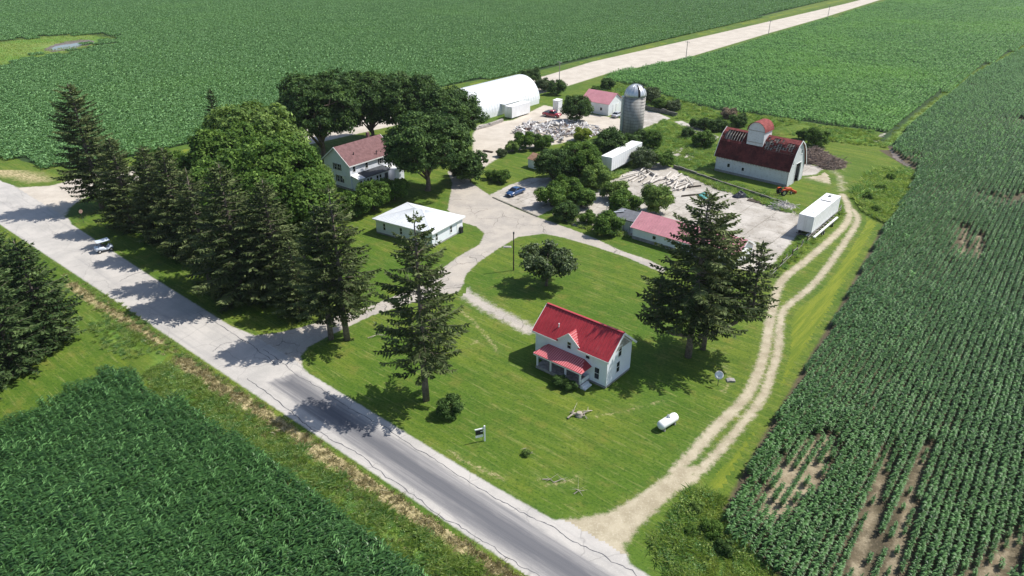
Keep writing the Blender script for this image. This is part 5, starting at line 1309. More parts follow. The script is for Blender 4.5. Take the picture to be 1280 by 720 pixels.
MB().box(0, 1.9, 0, 1.9, 0, 2.9).build('walls', W_METAL, ns); slab4(MB(), [(-.1, -.1, 2.95), (2.0, -.1, 2.95), (2.0, 2.0, 3.15), (-.1, 2.0, 3.15)], 0.08).build('roof', M_trim, ns)
d_ = Face((0, 0, 0), (1, 0, 0), (0, -1, 0)).slab(MB(), 0.45, 1.45, 0.05, 2.2, 0.004, 0.05).build('door', M_alum, ns); MB().box(1.3, 1.36, -0.09, -0.05, 1.0, 1.2).build('handle', M_steel, d_)

# ---------------------------------------------------------------- silo
def m_stave():
    m, nt, b = newmat('silo_concrete', 0.9, 0.2); p = objc(nt)
    x = mix(nt, sstep(nt, noise(nt, mapv(nt, p, (1, 1, 0.25)), 1.4, 6, 0.7), 0.3, 0.7), (0.27, 0.255, 0.235), (0.44, 0.42, 0.39))
    x = mix(nt, mth(nt, 'MULTIPLY', sstep(nt, noise(nt, mapv(nt, p, (3, 3, 0.12)), 1.2, 4, 0.6), 0.55, 0.7), 0.5), x, (0.16, 0.145, 0.13))
    L(nt, x, b.inputs['Base Color']); bump(nt, b, noise(nt, p, 9, 3, 0.6), 0.2, 0.02); return m
silo = thing('silo', 'tall grey concrete stave silo with ribbed metal dome', 'silo', at(790, 173))
SR, SH = 2.55, 10.6
MB().lathe([(SR, 0), (SR, SH)], n=40).build('stave_wall', m_stave(), silo, True)
for k in range(14):
    z = 0.5 + k * 0.74
    mb = MB(); mb.lathe([(SR + 0.002, z - 0.03), (SR + 0.035, z - 0.03), (SR + 0.035, z + 0.03), (SR + 0.002, z + 0.03)], n=40); mb.build('steel_hoop', M_steel, silo, False)
dprof = [(SR + 0.12, 0)] + [((SR + 0.12) * math.cos(t), 2.7 * math.sin(t)) for t in [math.pi / 2 * k / 10 for k in range(1, 10)]] + [(0.05, 2.72)]
dome = MB().lathe(dprof, (0, 0, SH), 40).build('dome', M_alum, silo, True)
mb = MB()
for j in range(20):
    a = 2 * math.pi * j / 20
    pts = [((r + 0.03) * math.cos(a), (r + 0.03) * math.sin(a), SH + z + 0.02) for r, z in dprof[:-1]]
    for p, q in zip(pts[:-1], pts[1:]): mb.beam(p, q, 0.05, 0.07)
o = mb.build('dome_ribs', M_alum, dome); o['kind'] = 'stuff'
a0 = R(-78)      # dark unroofed gore facing the camera
mb = MB()
for (ra, za), (rb_, zb_) in zip(dprof[:-2], dprof[1:-1]):
    def gp_(r, z, s): a = a0 + s * 0.11; return ((r + 0.06) * math.cos(a), (r + 0.06) * math.sin(a), SH + z + 0.045)
    mb.poly([gp_(ra, za, -1), gp_(ra, za, 1), gp_(rb_, zb_, 1), gp_(rb_, zb_, -1)])
mb.build('dome_gap', M_shade, dome)
hx, hy = math.cos(R(-22)), math.sin(R(-22))
MB().obox((hx * 1.75, hy * 1.75, SH + 2.05), (-hy * 0.28, hx * 0.28, 0), (hx * 0.2, hy * 0.2, -0.22), (hx * 0.12, hy * 0.12, 0.12)).build('hatch', M_shade, dome)
ca, sa = math.cos(R(178)), math.sin(R(178))
mb = MB(); 
for k in range(9): mb.lathe([(0.45, 0.6 + k * 1.1), (0.45, 1.62 + k * 1.1)], (ca * (SR + 0.3), sa * (SR + 0.3), 0), 12)
mb.build('chute', M_alum, silo)

# ================================================================== VEHICLES
def wheel(par, x, y, r, w, side, hub=True):
    """tyre about a y axis with a rim as sub-part"""
    m = lambda q: (x + q[0], y + q[2], r + q[1])
    t = MB().lathe([(r * 0.62, -w / 2), (r * 0.94, -w / 2), (r, -w * 0.3), (r, w * 0.3), (r * 0.94, w / 2), (r * 0.62, w / 2)], (0, 0, 0), 18, m).build('wheel', M_rubber, par)
    if hub: MB().lathe([(r * 0.60, 0), (r * 0.5, 0.03), (r * 0.15, 0.045)], (0, 0, 0), 14, lambda q: (x + q[0], y + side * (w / 2 - 0.02 + q[2]), r + q[1])).build('rim', M_chrome, t)
    return t
def loft(secs):
    """secs: list of (x, [(y,z)...]) closed sections of equal count"""
    mb = MB(); n = len(secs[0][1])
    for x, pr in secs: mb.v += [(x, y, z) for y, z in pr]
    for k in range(len(secs) - 1):
        for j in range(n): mb.f.append((k * n + j, k * n + (j + 1) % n, (k + 1) * n + (j + 1) % n, (k + 1) * n + j))
    mb.f.append(tuple(range(n))[::-1]); mb.f.append(tuple((len(secs) - 1) * n + j for j in range(n))); return mb
def bodysec(w, zb, zt, cr=0.12): return [(-w * 0.92, zb), (-w, zb + cr), (-w, zt - cr * 1.3), (-w * 0.86, zt), (w * 0.86, zt), (w, zt - cr * 1.3), (w, zb + cr), (w * 0.92, zb)]
def carpaint(name, c):
    m, nt, b = newmat(name, 0.28, 0.5); L(nt, mix(nt, sstep(nt, noise(nt, pos(nt), 2, 3), 0.3, 0.7), tuple(v * 0.9 for v in c), c), b.inputs['Base Color'])
    b.inputs['Coat Weight'].default_value = 0.6; b.inputs['Coat Roughness'].default_value = 0.08; return m
M_headl = paint('headlight', (0.85, 0.85, 0.82), 0.15, 0.03, 2, 0.6); M_taill = paint('taillight', (0.35, 0.02, 0.02), 0.25, 0.1, 2, 0.5)
def sedan(name, label, loc, rz, col, cat='car', Lc=4.7):
    t = thing(name, label, cat, loc, rz); h = Lc / 2
    xs = [(-h, .66, .38, .72), (-h + .12, .80, .30, .86), (-h * .72, .86, .26, .95), (-h * .3, .88, .25, .97), (h * .1, .88, .25, .97), (h * .45, .88, .25, .95), (h * .8, .86, .27, .82), (h - .12, .80, .30, .70), (h, .64, .38, .60)]
    b = loft([(x, bodysec(w, a, z)) for x, w, a, z in xs]).build('body', col, t, True)
    cs = [(-h * .70, .74, .93, .95), (-h * .42, .66, .93, 1.34), (-h * .15, .62, .93, 1.43), (h * .12, .62, .93, 1.42), (h * .50, .74, .93, .95)]
    loft([(x, [(-w - .1 * (z < 1.2), a), (-w, z), (w, z), (w + .1 * (z < 1.2), a)]) for x, w, a, z in cs]).build('windows', M_glass, t)
    loft([(x, [(-w, z - .03), (-w * .9, z + .02), (w * .9, z + .02), (w, z - .03)]) for x, w, z in ((-h * .44, .66, 1.33), (-h * .15, .64, 1.44), (h * .13, .64, 1.43), (h * .17, .64, 1.38))]).build('roof', col, t, True)
    for sx in (-1, 1):
        MB().beam((-h * .42, sx * .66, 1.34), (-h * .70, sx * .82, .95), .09, .05).build('pillar', col, t); MB().beam((h * .14, sx * .63, 1.40), (h * .50, sx * .80, .95), .07, .05).build('pillar', col, t)
        MB().beam((-h * .12, sx * .645, 1.41), (-h * .10, sx * .86, .95), .08, .04).build('pillar', col, t)
        MB().obox((h - .10, sx * .52, .60), (.10, 0, 0), (0, .19, 0), (0, 0, .065)).build('headlight', M_headl, t); MB().obox((-h + .05, sx * .55, .72), (.06, 0, 0), (0, .17, 0), (0, 0, .07)).build('taillight', M_taill, t)
        MB().obox((h * .42, sx * .96, 1.0), (.07, 0, 0), (0, .08, 0), (0, 0, .05)).build('mirror', col, t)
        for x in (-h * .58, h * .62): wheel(t, x, sx * .80, .32, .21, sx)
    MB().obox((h - .0, 0, .47), (.04, 0, 0), (0, .35, 0), (0, 0, .07)).build('grille', M_black, t)
    return t
M_blue = carpaint('dark_blue_paint', (0.025, 0.075, 0.20)); M_redp = carpaint('red_paint', (0.42, 0.035, 0.05)); M_silver = carpaint('silver_paint', (0.45, 0.47, 0.50))
c0, c1 = at(631, 248), at(657, 238)
cc = (c0 + c1) / 2
sedan('car', 'dark blue sedan parked on the pad beside the driveway', cc + Vector((0, 0, 0.03)), R(50 + 180), M_blue)
sedan('car', 'silver car parked against the small red roofed shed', at(772, 146) + Vector((0, 0, 0.03)), R(52), M_silver)

# red pickup among the rubble
t = thing('pickup_truck', 'red pickup truck beside the rubble pile', 'truck', at(690, 146) + Vector((0, 0, 0.03)), R(-30))
loft([(x, bodysec(w, a, z)) for x, w, a, z in ((-2.7, .85, .5, 1.0), (-2.6, .95, .45, 1.1), (-.5, .97, .42, 1.12), (.9, .97, .42, 1.12), (2.3, .95, .45, 1.08), (2.6, .85, .5, .98))]).build('body', M_redp, t, True)
loft([(x, [(-w, 1.1), (-w * .9, z), (w * .9, z), (w, 1.1)]) for x, w, z in ((-.55, .9, 1.13), (-.45, .85, 1.75), (.75, .85, 1.75), (1.25, .92, 1.13))]).build('windows', M_glass, t)
loft([(x, [(-w, z - .06), (-w * .92, z + .03), (w * .92, z + .03), (w, z - .06)]) for x, w, z in ((-.5, .80, 1.76), (.8, .80, 1.76))]).build('roof', M_redp, t, True)
MB().box(-2.5, -.65, -.78, .78, 1.125, 1.15).build('bed_floor', M_black, t)
for sx in (-1, 1):
    MB().obox((2.58, sx * .65, .82), (.05, 0, 0), (0, .16, 0), (0, 0, .1)).build('headlight', M_headl, t)
    for x in (-1.7, 1.65): wheel(t, x, sx * .88, .38, .25, sx)

# semi trailers
def semi(label, loc, rz, Lt, wheels_x, body):
    t = thing('semi_trailer', label, 'trailer', loc, rz)
    MB().box(0, Lt, -1.28, 1.28, 1.2, 4.0).build('box_body', body, t, False, 0.04)
    MB().box(-0.02, Lt + 0.02, -1.30, 1.30, 4.0, 4.05).build('roof', M_trim, t)
    MB().box(0.2, Lt - 0.2, -0.5, -0.38, 0.95, 1.2).build('frame_rail', M_steel, t); MB().box(0.2, Lt - 0.2, 0.38, 0.5, 0.95, 1.2).build('frame_rail', M_steel, t)
    for s in (-1, 1): MB().box(0.01, Lt - 0.01, s * 1.29 - 0.015, s * 1.29 + 0.015, 1.12, 1.3).build('side_rail', M_alum, t)
    mb = MB()
    for k in range(1, 16): mb.box(Lt * k / 16, Lt * k / 16 + 0.03, -1.297, -1.281, 1.32, 3.98)
    o = mb.build('panel_seams', M_alum, t); o['kind'] = 'stuff'
    for x in wheels_x:
        for s in (-1, 1): wheel(t, x, s * 0.98, 0.5, 0.5, s)
    x = Lt * (0.8 if wheels_x[0] < Lt / 2 else 0.2)
    for s in (-1, 1): MB().box(x - 0.07, x + 0.07, s * 0.85 - 0.07, s * 0.85 + 0.07, 0.05, 1.2).build('landing_leg', M_steel, t)
    F = Face((0, 1.28, 0), (0, -1, 0), (-1, 0, 0))
    d = F.slab(MB(), 0.08, 1.26, 1.3, 3.9, 0.003, 0.04).build('door', body, t); F.slab(MB(), 1.1, 1.14, 1.35, 3.85, 0.041, 0.075).build('lock_rod', M_alum, d)
    d = F.slab(MB(), 1.30, 2.48, 1.3, 3.9, 0.003, 0.04).build('door', body, t); F.slab(MB(), 1.42, 1.46, 1.35, 3.85, 0.041, 0.075).build('lock_rod', M_alum, d)
    MB().box(-0.15, 0.0, -1.2, 1.2, 0.55, 0.72).build('bumper', M_steel, t)
    return t
M_trailer = paint('trailer_white', (0.78, 0.79, 0.80), 0.45, 0.06, 0.7, 0.35, dirt=(0.50, 0.48, 0.45), dirt_amt=0.35, streak=True)
p = at(1003, 297); s1 = semi('long white semi trailer parked by the fence along the lane', p, R(50), 13.6, (1.6, 2.9), M_trailer)
for k, (x, y, w, d) in enumerate([(2.0, -.5, .35, .35), (3.2, .1, .35, .35), (4.4, -.3, .4, .3)]): MB().box(x, x + w, y, y + d, 4.051, 4.09).build('roof_patch', M_alum, s1)
MB().box(9.0, 9.45, -1.0, 0.9, 4.051, 4.075).build('roof_patch', M_blackroof, s1); MB().box(11.6, 12.7, 0.0, 0.5, 4.051, 4.075).build('roof_patch', M_blackroof, s1)
semi('white semi trailer among bushes below the silo', at(757, 219), R(55), 14.4, (11.6, 12.8), M_trailer)
# white box trailer in front of the arched shed
bt_ = thing('box_trailer', 'white box trailer parked against the arched shed', 'trailer', at(635.5, 148.5), QZ)
MB().box(0, 8.2, -1.25, 1.25, 0.35, 3.3).build('box_body', M_trailer, bt_, False, 0.04); MB().box(-.03, 8.23, -1.28, 1.28, 3.3, 3.36).build('roof', M_trim, bt_)
F = Face((0, 1.25, 0), (0, -1, 0), (-1, 0, 0)); F.slab(MB(), 0.1, 1.22, 0.45, 3.2, 0.003, 0.04).build('door', M_alum, bt_); F.slab(MB(), 1.28, 2.4, 0.45, 3.2, 0.003, 0.04).build('door', M_alum, bt_)
for x in (5.4, 6.3):
    for s in (-1, 1): wheel(bt_, x, s * 1.0, 0.36, 0.3, s)
MB().box(0.3, 0.7, -0.9, -0.5, 0, 0.35).build('block', M_found, bt_); MB().box(0.3, 0.7, 0.5, 0.9, 0, 0.35).build('block', M_found, bt_)
# flatbed with white beams beside the fence
fb = thing('flatbed_trailer', 'narrow white flatbed between the long trailer and the fence', 'trailer', at(1012, 300), R(50))
MB().box(0, 12.0, -0.75, -0.45, 0.55, 0.75).build('side_beam', M_trim, fb); MB().box(0, 12.0, 0.45, 0.75, 0.55, 0.75).build('side_beam', M_trim, fb)
for k in range(9): MB().box(0.4 + k * 1.4, 0.6 + k * 1.4, -0.45, 0.45, 0.58, 0.7).build('crossbar', M_wood, fb)
for x in (3.0, 4.0, 8.6):
    for s in (-1, 1): wheel(fb, x, s * 0.95, 0.33, 0.2, s)
# utility cart at the road edge
M_cart = paint('pale_cart_panel', (0.62, 0.68, 0.76), 0.4, 0.06)
t = thing('utility_cart', 'small white and pale blue utility cart at the road edge in tree shade', 'cart', at(131, 314) + Vector((0, 0, 0.03)), R(42))
loft([(x, bodysec(w, a, z, .08)) for x, w, a, z in ((-1.35, .55, .5, .8), (-1.25, .66, .42, .95), (-.1, .68, .4, 1.0), (.2, .66, .36, .62), (.7, .66, .36, .62), (.85, .64, .4, .95), (1.3, .5, .45, .8))]).build('body', M_cart, t, True)
MB().box(-.15, .3, -.58, .58, .9, 1.06).build('seat', M_black, t); MB().box(-.3, -.15, -.58, .58, .95, 1.45).build('seat_back', M_black, t)
slab4(MB(), [(-.95, -.72, 1.86), (1.0, -.72, 1.95), (1.0, .72, 1.95), (-.95, .72, 1.86)], .07).build('canopy', M_cart, t)
for x, y in ((-.8, -.6), (-.8, .6), (.85, -.58), (.85, .58)): MB().beam((x, y, .85), (x * 1.02, y, 1.86), .05, .05).build('canopy_post', M_black, t)
for x in (-.85, .9):
    for s in (-1, 1): wheel(t, x, s * .62, .31, .26, s)
for y in (-.42, .42): MB().obox((-1.34, y, .72), (.03, 0, 0), (0, .1, 0), (0, 0, .06)).build('taillight', M_taill, t)
MB().tube([(.62, .25, .9), (.45, .25, 1.25)], .02, 6).build('steering_column', M_black, t)
# orange tractor at the barn corner
M_orange = paint('orange_paint', (0.50, 0.085, 0.022), 0.45, 0.2, 2.0)
t = thing('tractor', 'small orange tractor at the near corner of the barn', 'tractor', at(979, 243), R(20))
loft([(x, bodysec(w, a, z, .06)) for x, w, a, z in ((.1, .32, .75, 1.25), (.3, .36, .7, 1.38), (1.5, .34, .7, 1.30), (1.7, .30, .75, 1.2))]).build('hood', M_orange, t, True)
MB().box(-.9, .2, -.3, .3, .55, 1.0).build('chassis', M_steel, t); MB().box(-.75, -.3, -.25, .25, 1.1, 1.2).build('seat', M_black, t); MB().box(-.85, -.75, -.25, .25, 1.15, 1.5).build('seat_back', M_black, t)
MB().tube([(.1, 0, 1.2), (-.15, 0, 1.55)], .025, 6).build('steering_column', M_black, t)
MB().lathe([(.15, 0), (.19, 0), (.19, .03), (.15, .03)], (-.15, 0, 1.55), 14).build('steering_wheel', M_black, t)
MB().tube([(1.2, .1, 1.3), (1.2, .1, 1.85)], .035, 8).build('exhaust', M_steel, t)
for s in (-1, 1):
    wheel(t, -.55, s * .72, .62, .32, s); wheel(t, 1.35, s * .58, .33, .18, s)
    MB().prism([(-1.15, .95), (-.95, 1.3), (-.2, 1.3), (0.0, .95), (-.2, 1.22), (-.9, 1.22)], s * .5, s * .95, lambda u, v, d: (u, d, v)).build('fender', M_orange, t)
MB().beam((1.7, -.5, .6), (2.3, -.5, .4), .08, .1).beam((1.7, .5, .6), (2.3, .5, .4), .08, .1).box(2.25, 2.6, -.75, .75, .15, .6).build('loader_bucket', M_orange, t)

# ================================================================== YARD THINGS
# propane tank
t = thing('propane_tank', 'white propane tank lying on the lawn right of the house', 'tank', at(834, 533), R(40))
pr = [(0.05, -1.45), (0.28, -1.40), (0.44, -1.27), (0.5, -1.1), (0.5, 1.1), (0.44, 1.27), (0.28, 1.40), (0.05, 1.45)]
MB().lathe(pr, (0, 0, 0), 22, lambda q: (q[2], q[0], 0.72 + q[1])).build('tank_body', M_trim, t, True)
MB().lathe([(0.2, 0), (0.2, 0.2), (0.12, 0.26)], (0.1, 0, 1.2), 14).build('valve_dome', M_alum, t)
for x in (-0.85, 0.85): MB().prism([(-0.42, 0), (0.42, 0), (0.36, 0.42), (-0.36, 0.42)], x - 0.09, x + 0.09, lambda u, v, d: (d, u, v)).build('saddle', M_found, t)
# real-estate style sign
t = thing('yard_sign', 'white post sign with two hanging boards near the road edge', 'sign', at(606, 551), R(200))
MB().box(-.07, .07, -.07, .07, 0, 1.95).build('post', M_trim, t); MB().box(.07, 1.05, -.05, .05, 1.60, 1.72).build('arm', M_trim, t)
MB().box(.18, .98, -.025, .025, .98, 1.52).build('board', M_black, t); MB().box(.18, .98, -.027, .027, .62, .88).build('rider_board', M_trim, t)
for x in (.3, .85): MB().box(x - .012, x + .012, -.012, .012, 1.52, 1.60).build('hanger', M_steel, t)
MB().box(-.07, .45, -.03, .03, 1.3, 1.38).build('brace', M_trim, t)
# satellite dish on pole
t = thing('satellite_dish', 'white dish on a short pole in the shade edge near the lane', 'dish', at(897, 482), R(0))
MB().tube([(0, 0, 0), (0, 0, 1.25)], 0.04, 8).build('pole', M_steel, t)
dn = Vector((-0.35, -0.75, 0.55)).normalized(); du = dn.cross(Vector((0, 0, 1))).normalized(); dv = du.cross(dn)
MB().lathe([(0.03, 0), (0.3, 0.05), (0.48, 0.15), (0.50, 0.17), (0.3, 0.09), (0.03, 0.04)], (0, 0, 0), 20, lambda q: tuple(Vector((0, 0, 1.45)) + du * q[0] + dv * q[1] + dn * q[2])).build('reflector', M_trim, t, True)
MB().beam(Vector((0, 0, 1.45)) - dv * 0.4 + dn * 0.1, Vector((0, 0, 1.45)) + dn * 0.6 - dv * 0.05, 0.04, 0.04).build('feed_arm', M_steel, t)
tag(MB().prism([(-.5, 0), (.45, 0), (.5, .18), (-.1, .26), (-.45, .15)], -.35, .3, lambda u, v, d: (u, d, v)).build('lawn_stone', M_found), 'flat pale stone on the lawn beside the dish pole', 'stone').location = at(913, 476)
tag(MB().prism([(-.7, 0), (.7, 0), (.6, .10), (-.5, .12)], -.3, .35, lambda u, v, d: (u, d, v)).build('lawn_stone', M_found), 'pale slab in the grass beside the lone pole', 'stone').location = at(634, 309)
# lone pole on the lawn
t = thing('light_pole', 'dark bare pole standing on the lawn by the drive', 'pole', at(642, 338)); MB().tube([(0, 0, -0.1), (0, 0, 6.2)], [0.11, 0.08], 10).build('shaft', M_oldwood, t); MB().box(-.12, .12, -.10, .10, 6.1, 6.45).build('meter_head', M_steel, t)
# old mailbox-like post beside drive / yard
t = thing('post_light', 'thin pale post in front of the dark roofed shed', 'pole', at(757, 283)); MB().tube([(0, 0, -0.1), (0, 0, 4.4)], 0.05, 8).build('shaft', M_alum, t); MB().box(-.1, .1, -.08, .08, 4.3, 4.5).build('cap', M_alum, t)
# utility poles along the gravel road
for k, (x, y, hh, lab) in enumerate([(699, 104, 7.2, 'utility pole nearest the arched shed on the gravel road'), (857, 76, 7.4, 'second utility pole along the gravel road'),
                                     (960, 46, 7.4, 'third utility pole along the gravel road'), (1034, 25, 7.4, 'farthest utility pole along the gravel road')]):
    t = thing('utility_pole', lab, 'utility pole', at(x, y), DB, 'utility poles along the gravel road')
    MB().tube([(0, 0, -.1), (0, 0, hh)], [.15, .10], 8).build('shaft', M_wood, t); MB().box(-.06, .06, -1.0, 1.0, hh - .5, hh - .38).build('crossarm', M_wood, t)
    for y_ in (-.85, 0.6, .85): MB().lathe([(.04, 0), (.05, .1), (.03, .16)], (0, y_, hh - .38), 8).build('insulator', M_alum, t)
# stop sign at the junction, seen from behind
t = thing('stop_sign', 'octagonal road sign on a thin post under the tall junction spruce', 'sign', at(105, 279), R(60))
MB().tube([(0, 0, 0), (0, 0, 2.6)], .03, 6).build('post', M_steel, t)
MB().prism([(0.36 * math.cos(R(22.5 + 45 * k)), 2.25 + 0.36 * math.sin(R(22.5 + 45 * k))) for k in range(8)], -.015, .0, lambda u, v, d: (u, d - .035, v)).build('plate', paint('sign_back', (0.42, 0.28, 0.24), 0.5, 0.2), t)

# fence by the lane
fa, fbp = at(962, 347), at(1050, 264); d = (fbp - fa); ln = d.length; d.normalize()
fe = thing('fence', 'old wooden post fence between concrete yard and lane', 'fence', fa, math.atan2(d.y, d.x)); rf = random.Random(3); npst = 15
for k in range(npst + 1):
    x = ln * k / npst; hh = rf.uniform(1.1, 1.45); MB().tube([(x, rf.uniform(-.1, .1), -.1), (x + rf.uniform(-.1, .1), rf.uniform(-.1, .1), hh)], [.10, .08], 7).build('post', M_oldwood if k % 3 else M_wood, fe)
    if k < npst:
        for z in (.5, 1.0):
            if rf.random() < .85: MB().beam((x, -.08, z + rf.uniform(-.08, .08)), (x + ln / npst, -.08, z + rf.uniform(-.12, .12)), .04, .13).build('rail', M_wood, fe)
# low walls
M_wallc = paint('shadowed_concrete', (0.17, 0.165, 0.14), 0.95, 0.35, 1.5)  # concrete darkened to put the weedy shadow into its colour
def lowwall(label, a, b_, h, w, seed):
    A, B = at(*a), at(*b_); dd = B - A; t = thing('low_wall', label, 'wall', A, math.atan2(dd.y, dd.x)); r = random.Random(seed); x = 0; Lw = dd.length
    while x < Lw - .2:
        l = min(r.uniform(1.2, 2.4), Lw - x); MB().box(x, x + l - .03, -w / 2 + r.uniform(-.04, .04), w / 2 + r.uniform(-.04, .04), -.02, h * r.uniform(.8, 1.1)).build('block', M_wallc, t); x += l
lowwall('low concrete wall between log pile and barn', (842, 210), (985, 259), .8, .35, 1)
lowwall('low concrete wall behind the silo', (806, 136), (846, 146), 1.2, .35, 2)
lowwall('broken kerb along the upper edge of the driveway', (616, 247), (672, 271), .14, .3, 3)
# logs
M_log = paint('bleached_log', (0.56, 0.52, 0.47), 0.85, 0.22, 2.0, 0.15, bmp=0.3)
rl = random.Random(8)
lb = at(826, 226); LA = R(52)
for k in range(44):
    ax = rl.uniform(-7.5, 7.5); bx = rl.uniform(-3.6, 3.6) * (1 - 0.35 * abs(ax) / 7.5); layer = 0 if k < 24 else 1 if k < 38 else 2
    l = rl.uniform(3.0, 7.0) * (1 - 0.15 * layer); r = rl.uniform(.12, .2); a = LA + rl.gauss(0, .16) + (rl.choice((-.5, .6, .9)) if k % 7 == 0 else 0)
    p = lb + Vector((UA[0] * ax + math.cos(LA) * bx, UA[1] * ax + math.sin(LA) * bx, 0)); z = r + layer * .3
    til = rl.uniform(-.05, .05)
    dv = Vector((math.cos(a), math.sin(a), til)) * (l / 2); bend = Vector((rl.uniform(-.15, .15), rl.uniform(-.15, .15), 0))
    o = MB().tube([-dv, bend, dv], [r, r * .95, r * .8], 8).build('log', M_log)
    o.location = p + Vector((0, 0, z + abs(til) * l / 2)); tag(o, 'bleached log in the heap between white trailer and barn', 'log', 'bleached logs heaped on the concrete yard')
for k, (a, b_) in enumerate([((842, 237), (876, 233)), ((850, 212), (880, 228)), ((852, 246), (880, 243))]):
    A, B = at(*a), at(*b_); o = MB().beam((0, 0, .15), B - A + Vector((0, 0, .15)), .28, .28).build('timber', M_oldwood); o.location = A
    tag(o, ('dark timber lying below the log heap', 'dark timber beside the low wall above the log heap', 'lowest dark timber on the concrete yard behind the huge spruce')[k], 'timber')
# rubble pile with individual chunks
M_ch = [paint('rubble_pale', (0.56, 0.53, 0.50), 0.9, 0.2, 2), paint('rubble_grey', (0.36, 0.34, 0.34), 0.9, 0.25, 2), paint('rubble_brown', (0.22, 0.16, 0.14), 0.9, 0.3, 2), paint('rubble_white', (0.72, 0.71, 0.70), 0.8, 0.12, 2)]
rub = thing('rubble_pile', 'wide heap of pale broken rubble and boards in the gravel yard', 'rubble', at(700, 165)); ro = at(700, 165)
chunk_me = []
for k in range(12):
    r = random.Random(40 + k); e = (r.uniform(.25, .75), r.uniform(.2, .45), r.uniform(.05, .25)); mb = MB().obox((0, 0, 0), (e[0], r.uniform(-.1, .1), 0), (r.uniform(-.1, .1), e[1], 0), (0, 0, e[2]))
    mb.v = [(x + r.uniform(-.12, .12), y + r.uniform(-.12, .12), z + r.uniform(-.05, .05)) for x, y, z in mb.v]
    me = mb.mesh('rubble_chunk'); me.materials.append(M_ch[(0, 3, 1, 0, 1, 2, 0, 1, 3, 0, 2, 1)[k]]); chunk_me.append(me)
rp = ats([(640, 166), (652, 155), (676, 152), (700, 152), (730, 156), (752, 164), (748, 172), (725, 170), (705, 172), (702, 180), (680, 178), (655, 172)])
cand = fill(rp, 1.05, 77, .5)
for k, q in enumerate(cand[:290]):
    o = bpy.data.objects.new('chunk', chunk_me[rl.randrange(12)]); link(o, rub); z = .15 + max(0, mnoise.noise((q[0] * .22, q[1] * .22, 0)) + .25) * 1.5
    o.location = Vector((q[0], q[1], z)) - ro; o.rotation_euler = (rl.gauss(0, .45), rl.gauss(0, .45), rl.uniform(0, 6.28))
mb = MB()
for k in range(70):
    q = cand[rl.randrange(len(cand))]; a = rl.uniform(0, 6.28); l = rl.uniform(.8, 2.4); z = .5 + max(0, mnoise.noise((q[0] * .22, q[1] * .22, 0)) + .25) * 1.5
    c_ = Vector((q[0], q[1], z)) - ro; dd = Vector((math.cos(a), math.sin(a), rl.uniform(-.35, .35))) * l; mb.beam(c_ - dd, c_ + dd, .16, .05)
o = mb.build('loose_boards', M_ch[3], rub); o['kind'] = 'stuff'
# heaps
def heap(name, label, cat, px, rx, ry, h, mat, seed, n=26, sticks=0, smat=None):
    g = random.Random(seed); mb = MB(); N = 14; rings = 6
    for i in range(rings + 1):
        t = i / rings
        for j in range(N):
            a = 6.283 * j / N; rr = (1 - t) ** .7 * (1 + .28 * mnoise.noise((math.cos(a) * 1.7 + seed, math.sin(a) * 1.7, t * 2)))
            mb.v.append((rx * rr * math.cos(a), ry * rr * math.sin(a), h * (t ** .8) * (1 + .35 * mnoise.noise((a, t * 3, seed))) * (i > 0)))
    for i in range(rings):
        for j in range(N): mb.f.append((i * N + j, i * N + (j + 1) % N, (i + 1) * N + (j + 1) % N, (i + 1) * N + j))
    t = thing(name, label, cat, at(*px), g.uniform(0, 1)); mb.build('mound', mat, t)
    if sticks:
        m2 = MB()
        for _ in range(sticks):
            a = g.uniform(0, 6.283); q = g.random() ** .6; x, y = rx * q * math.cos(a), ry * q * math.sin(a); z = h * (1 - q) ** .8 + .1
            dd = Vector((g.gauss(0, 1), g.gauss(0, 1), g.gauss(0, .35))).normalized() * g.uniform(.5, 1.5); c_ = Vector((x, y, z + .1))
            m2.tube([c_ - dd, c_ + dd * .2 + Vector((0, 0, g.uniform(-.1, .2))), c_ + dd], [.06, .045, .02], 4, False)
        o = m2.build('branches', smat or mat, t); o['kind'] = 'stuff'
    return t
M_brush = paint('brush_brown', (0.13, 0.095, 0.075), 0.95, 0.35, 2.0); M_brush2 = paint('brush_twig', (0.26, 0.20, 0.165), 0.95, 0.3, 3.0)
M_teal = paint('teal_tarp', (0.10, 0.36, 0.34), 0.6, 0.2, 1.5); M_darktarp = paint('dark_tarp', (0.03, 0.035, 0.05), 0.5, 0.3, 1.5)
heap('brush_pile', 'brown brush pile behind the right gable of the barn, left half', 'brush pile', (1016, 200), 5.0, 3.6, 2.6, M_brush, 4, sticks=420, smat=M_brush2)
heap('brush_pile', 'lower right end of the brown brush pile by the barn', 'brush pile', (1040, 207), 3.6, 2.6, 1.6, M_brush, 5, sticks=260, smat=M_brush2)
heap('tarp_heap', 'small teal tarp heap on the concrete yard', 'tarp', (879, 246), 1.4, 1.1, .9, M_teal, 6)
heap('tarp_heap', 'dark covered heap at the upper end of the concrete yard', 'tarp', (925, 246), 1.6, 1.0, 1.1, M_darktarp, 7)
heap('junk_heap', 'pale junk heap below the orange tractor', 'junk', (978, 260), 2.6, 1.2, .8, M_ch[1], 8, sticks=40, smat=M_ch[0])
heap('soil_mound', 'light green grassy mound behind the barn', 'mound', (985, 164), 9.0, 3.0, 1.6, MATS['rough_grass'], 9)
tag(MB().box(-1.6, 1.6, -.7, .7, .02, .14).build('pallet', M_oldwood), 'dark flat pallet lying on the concrete yard', 'pallet').location = at(945, 252)
bpy.data.objects['pallet'].rotation_euler = (0, 0, R(-38))
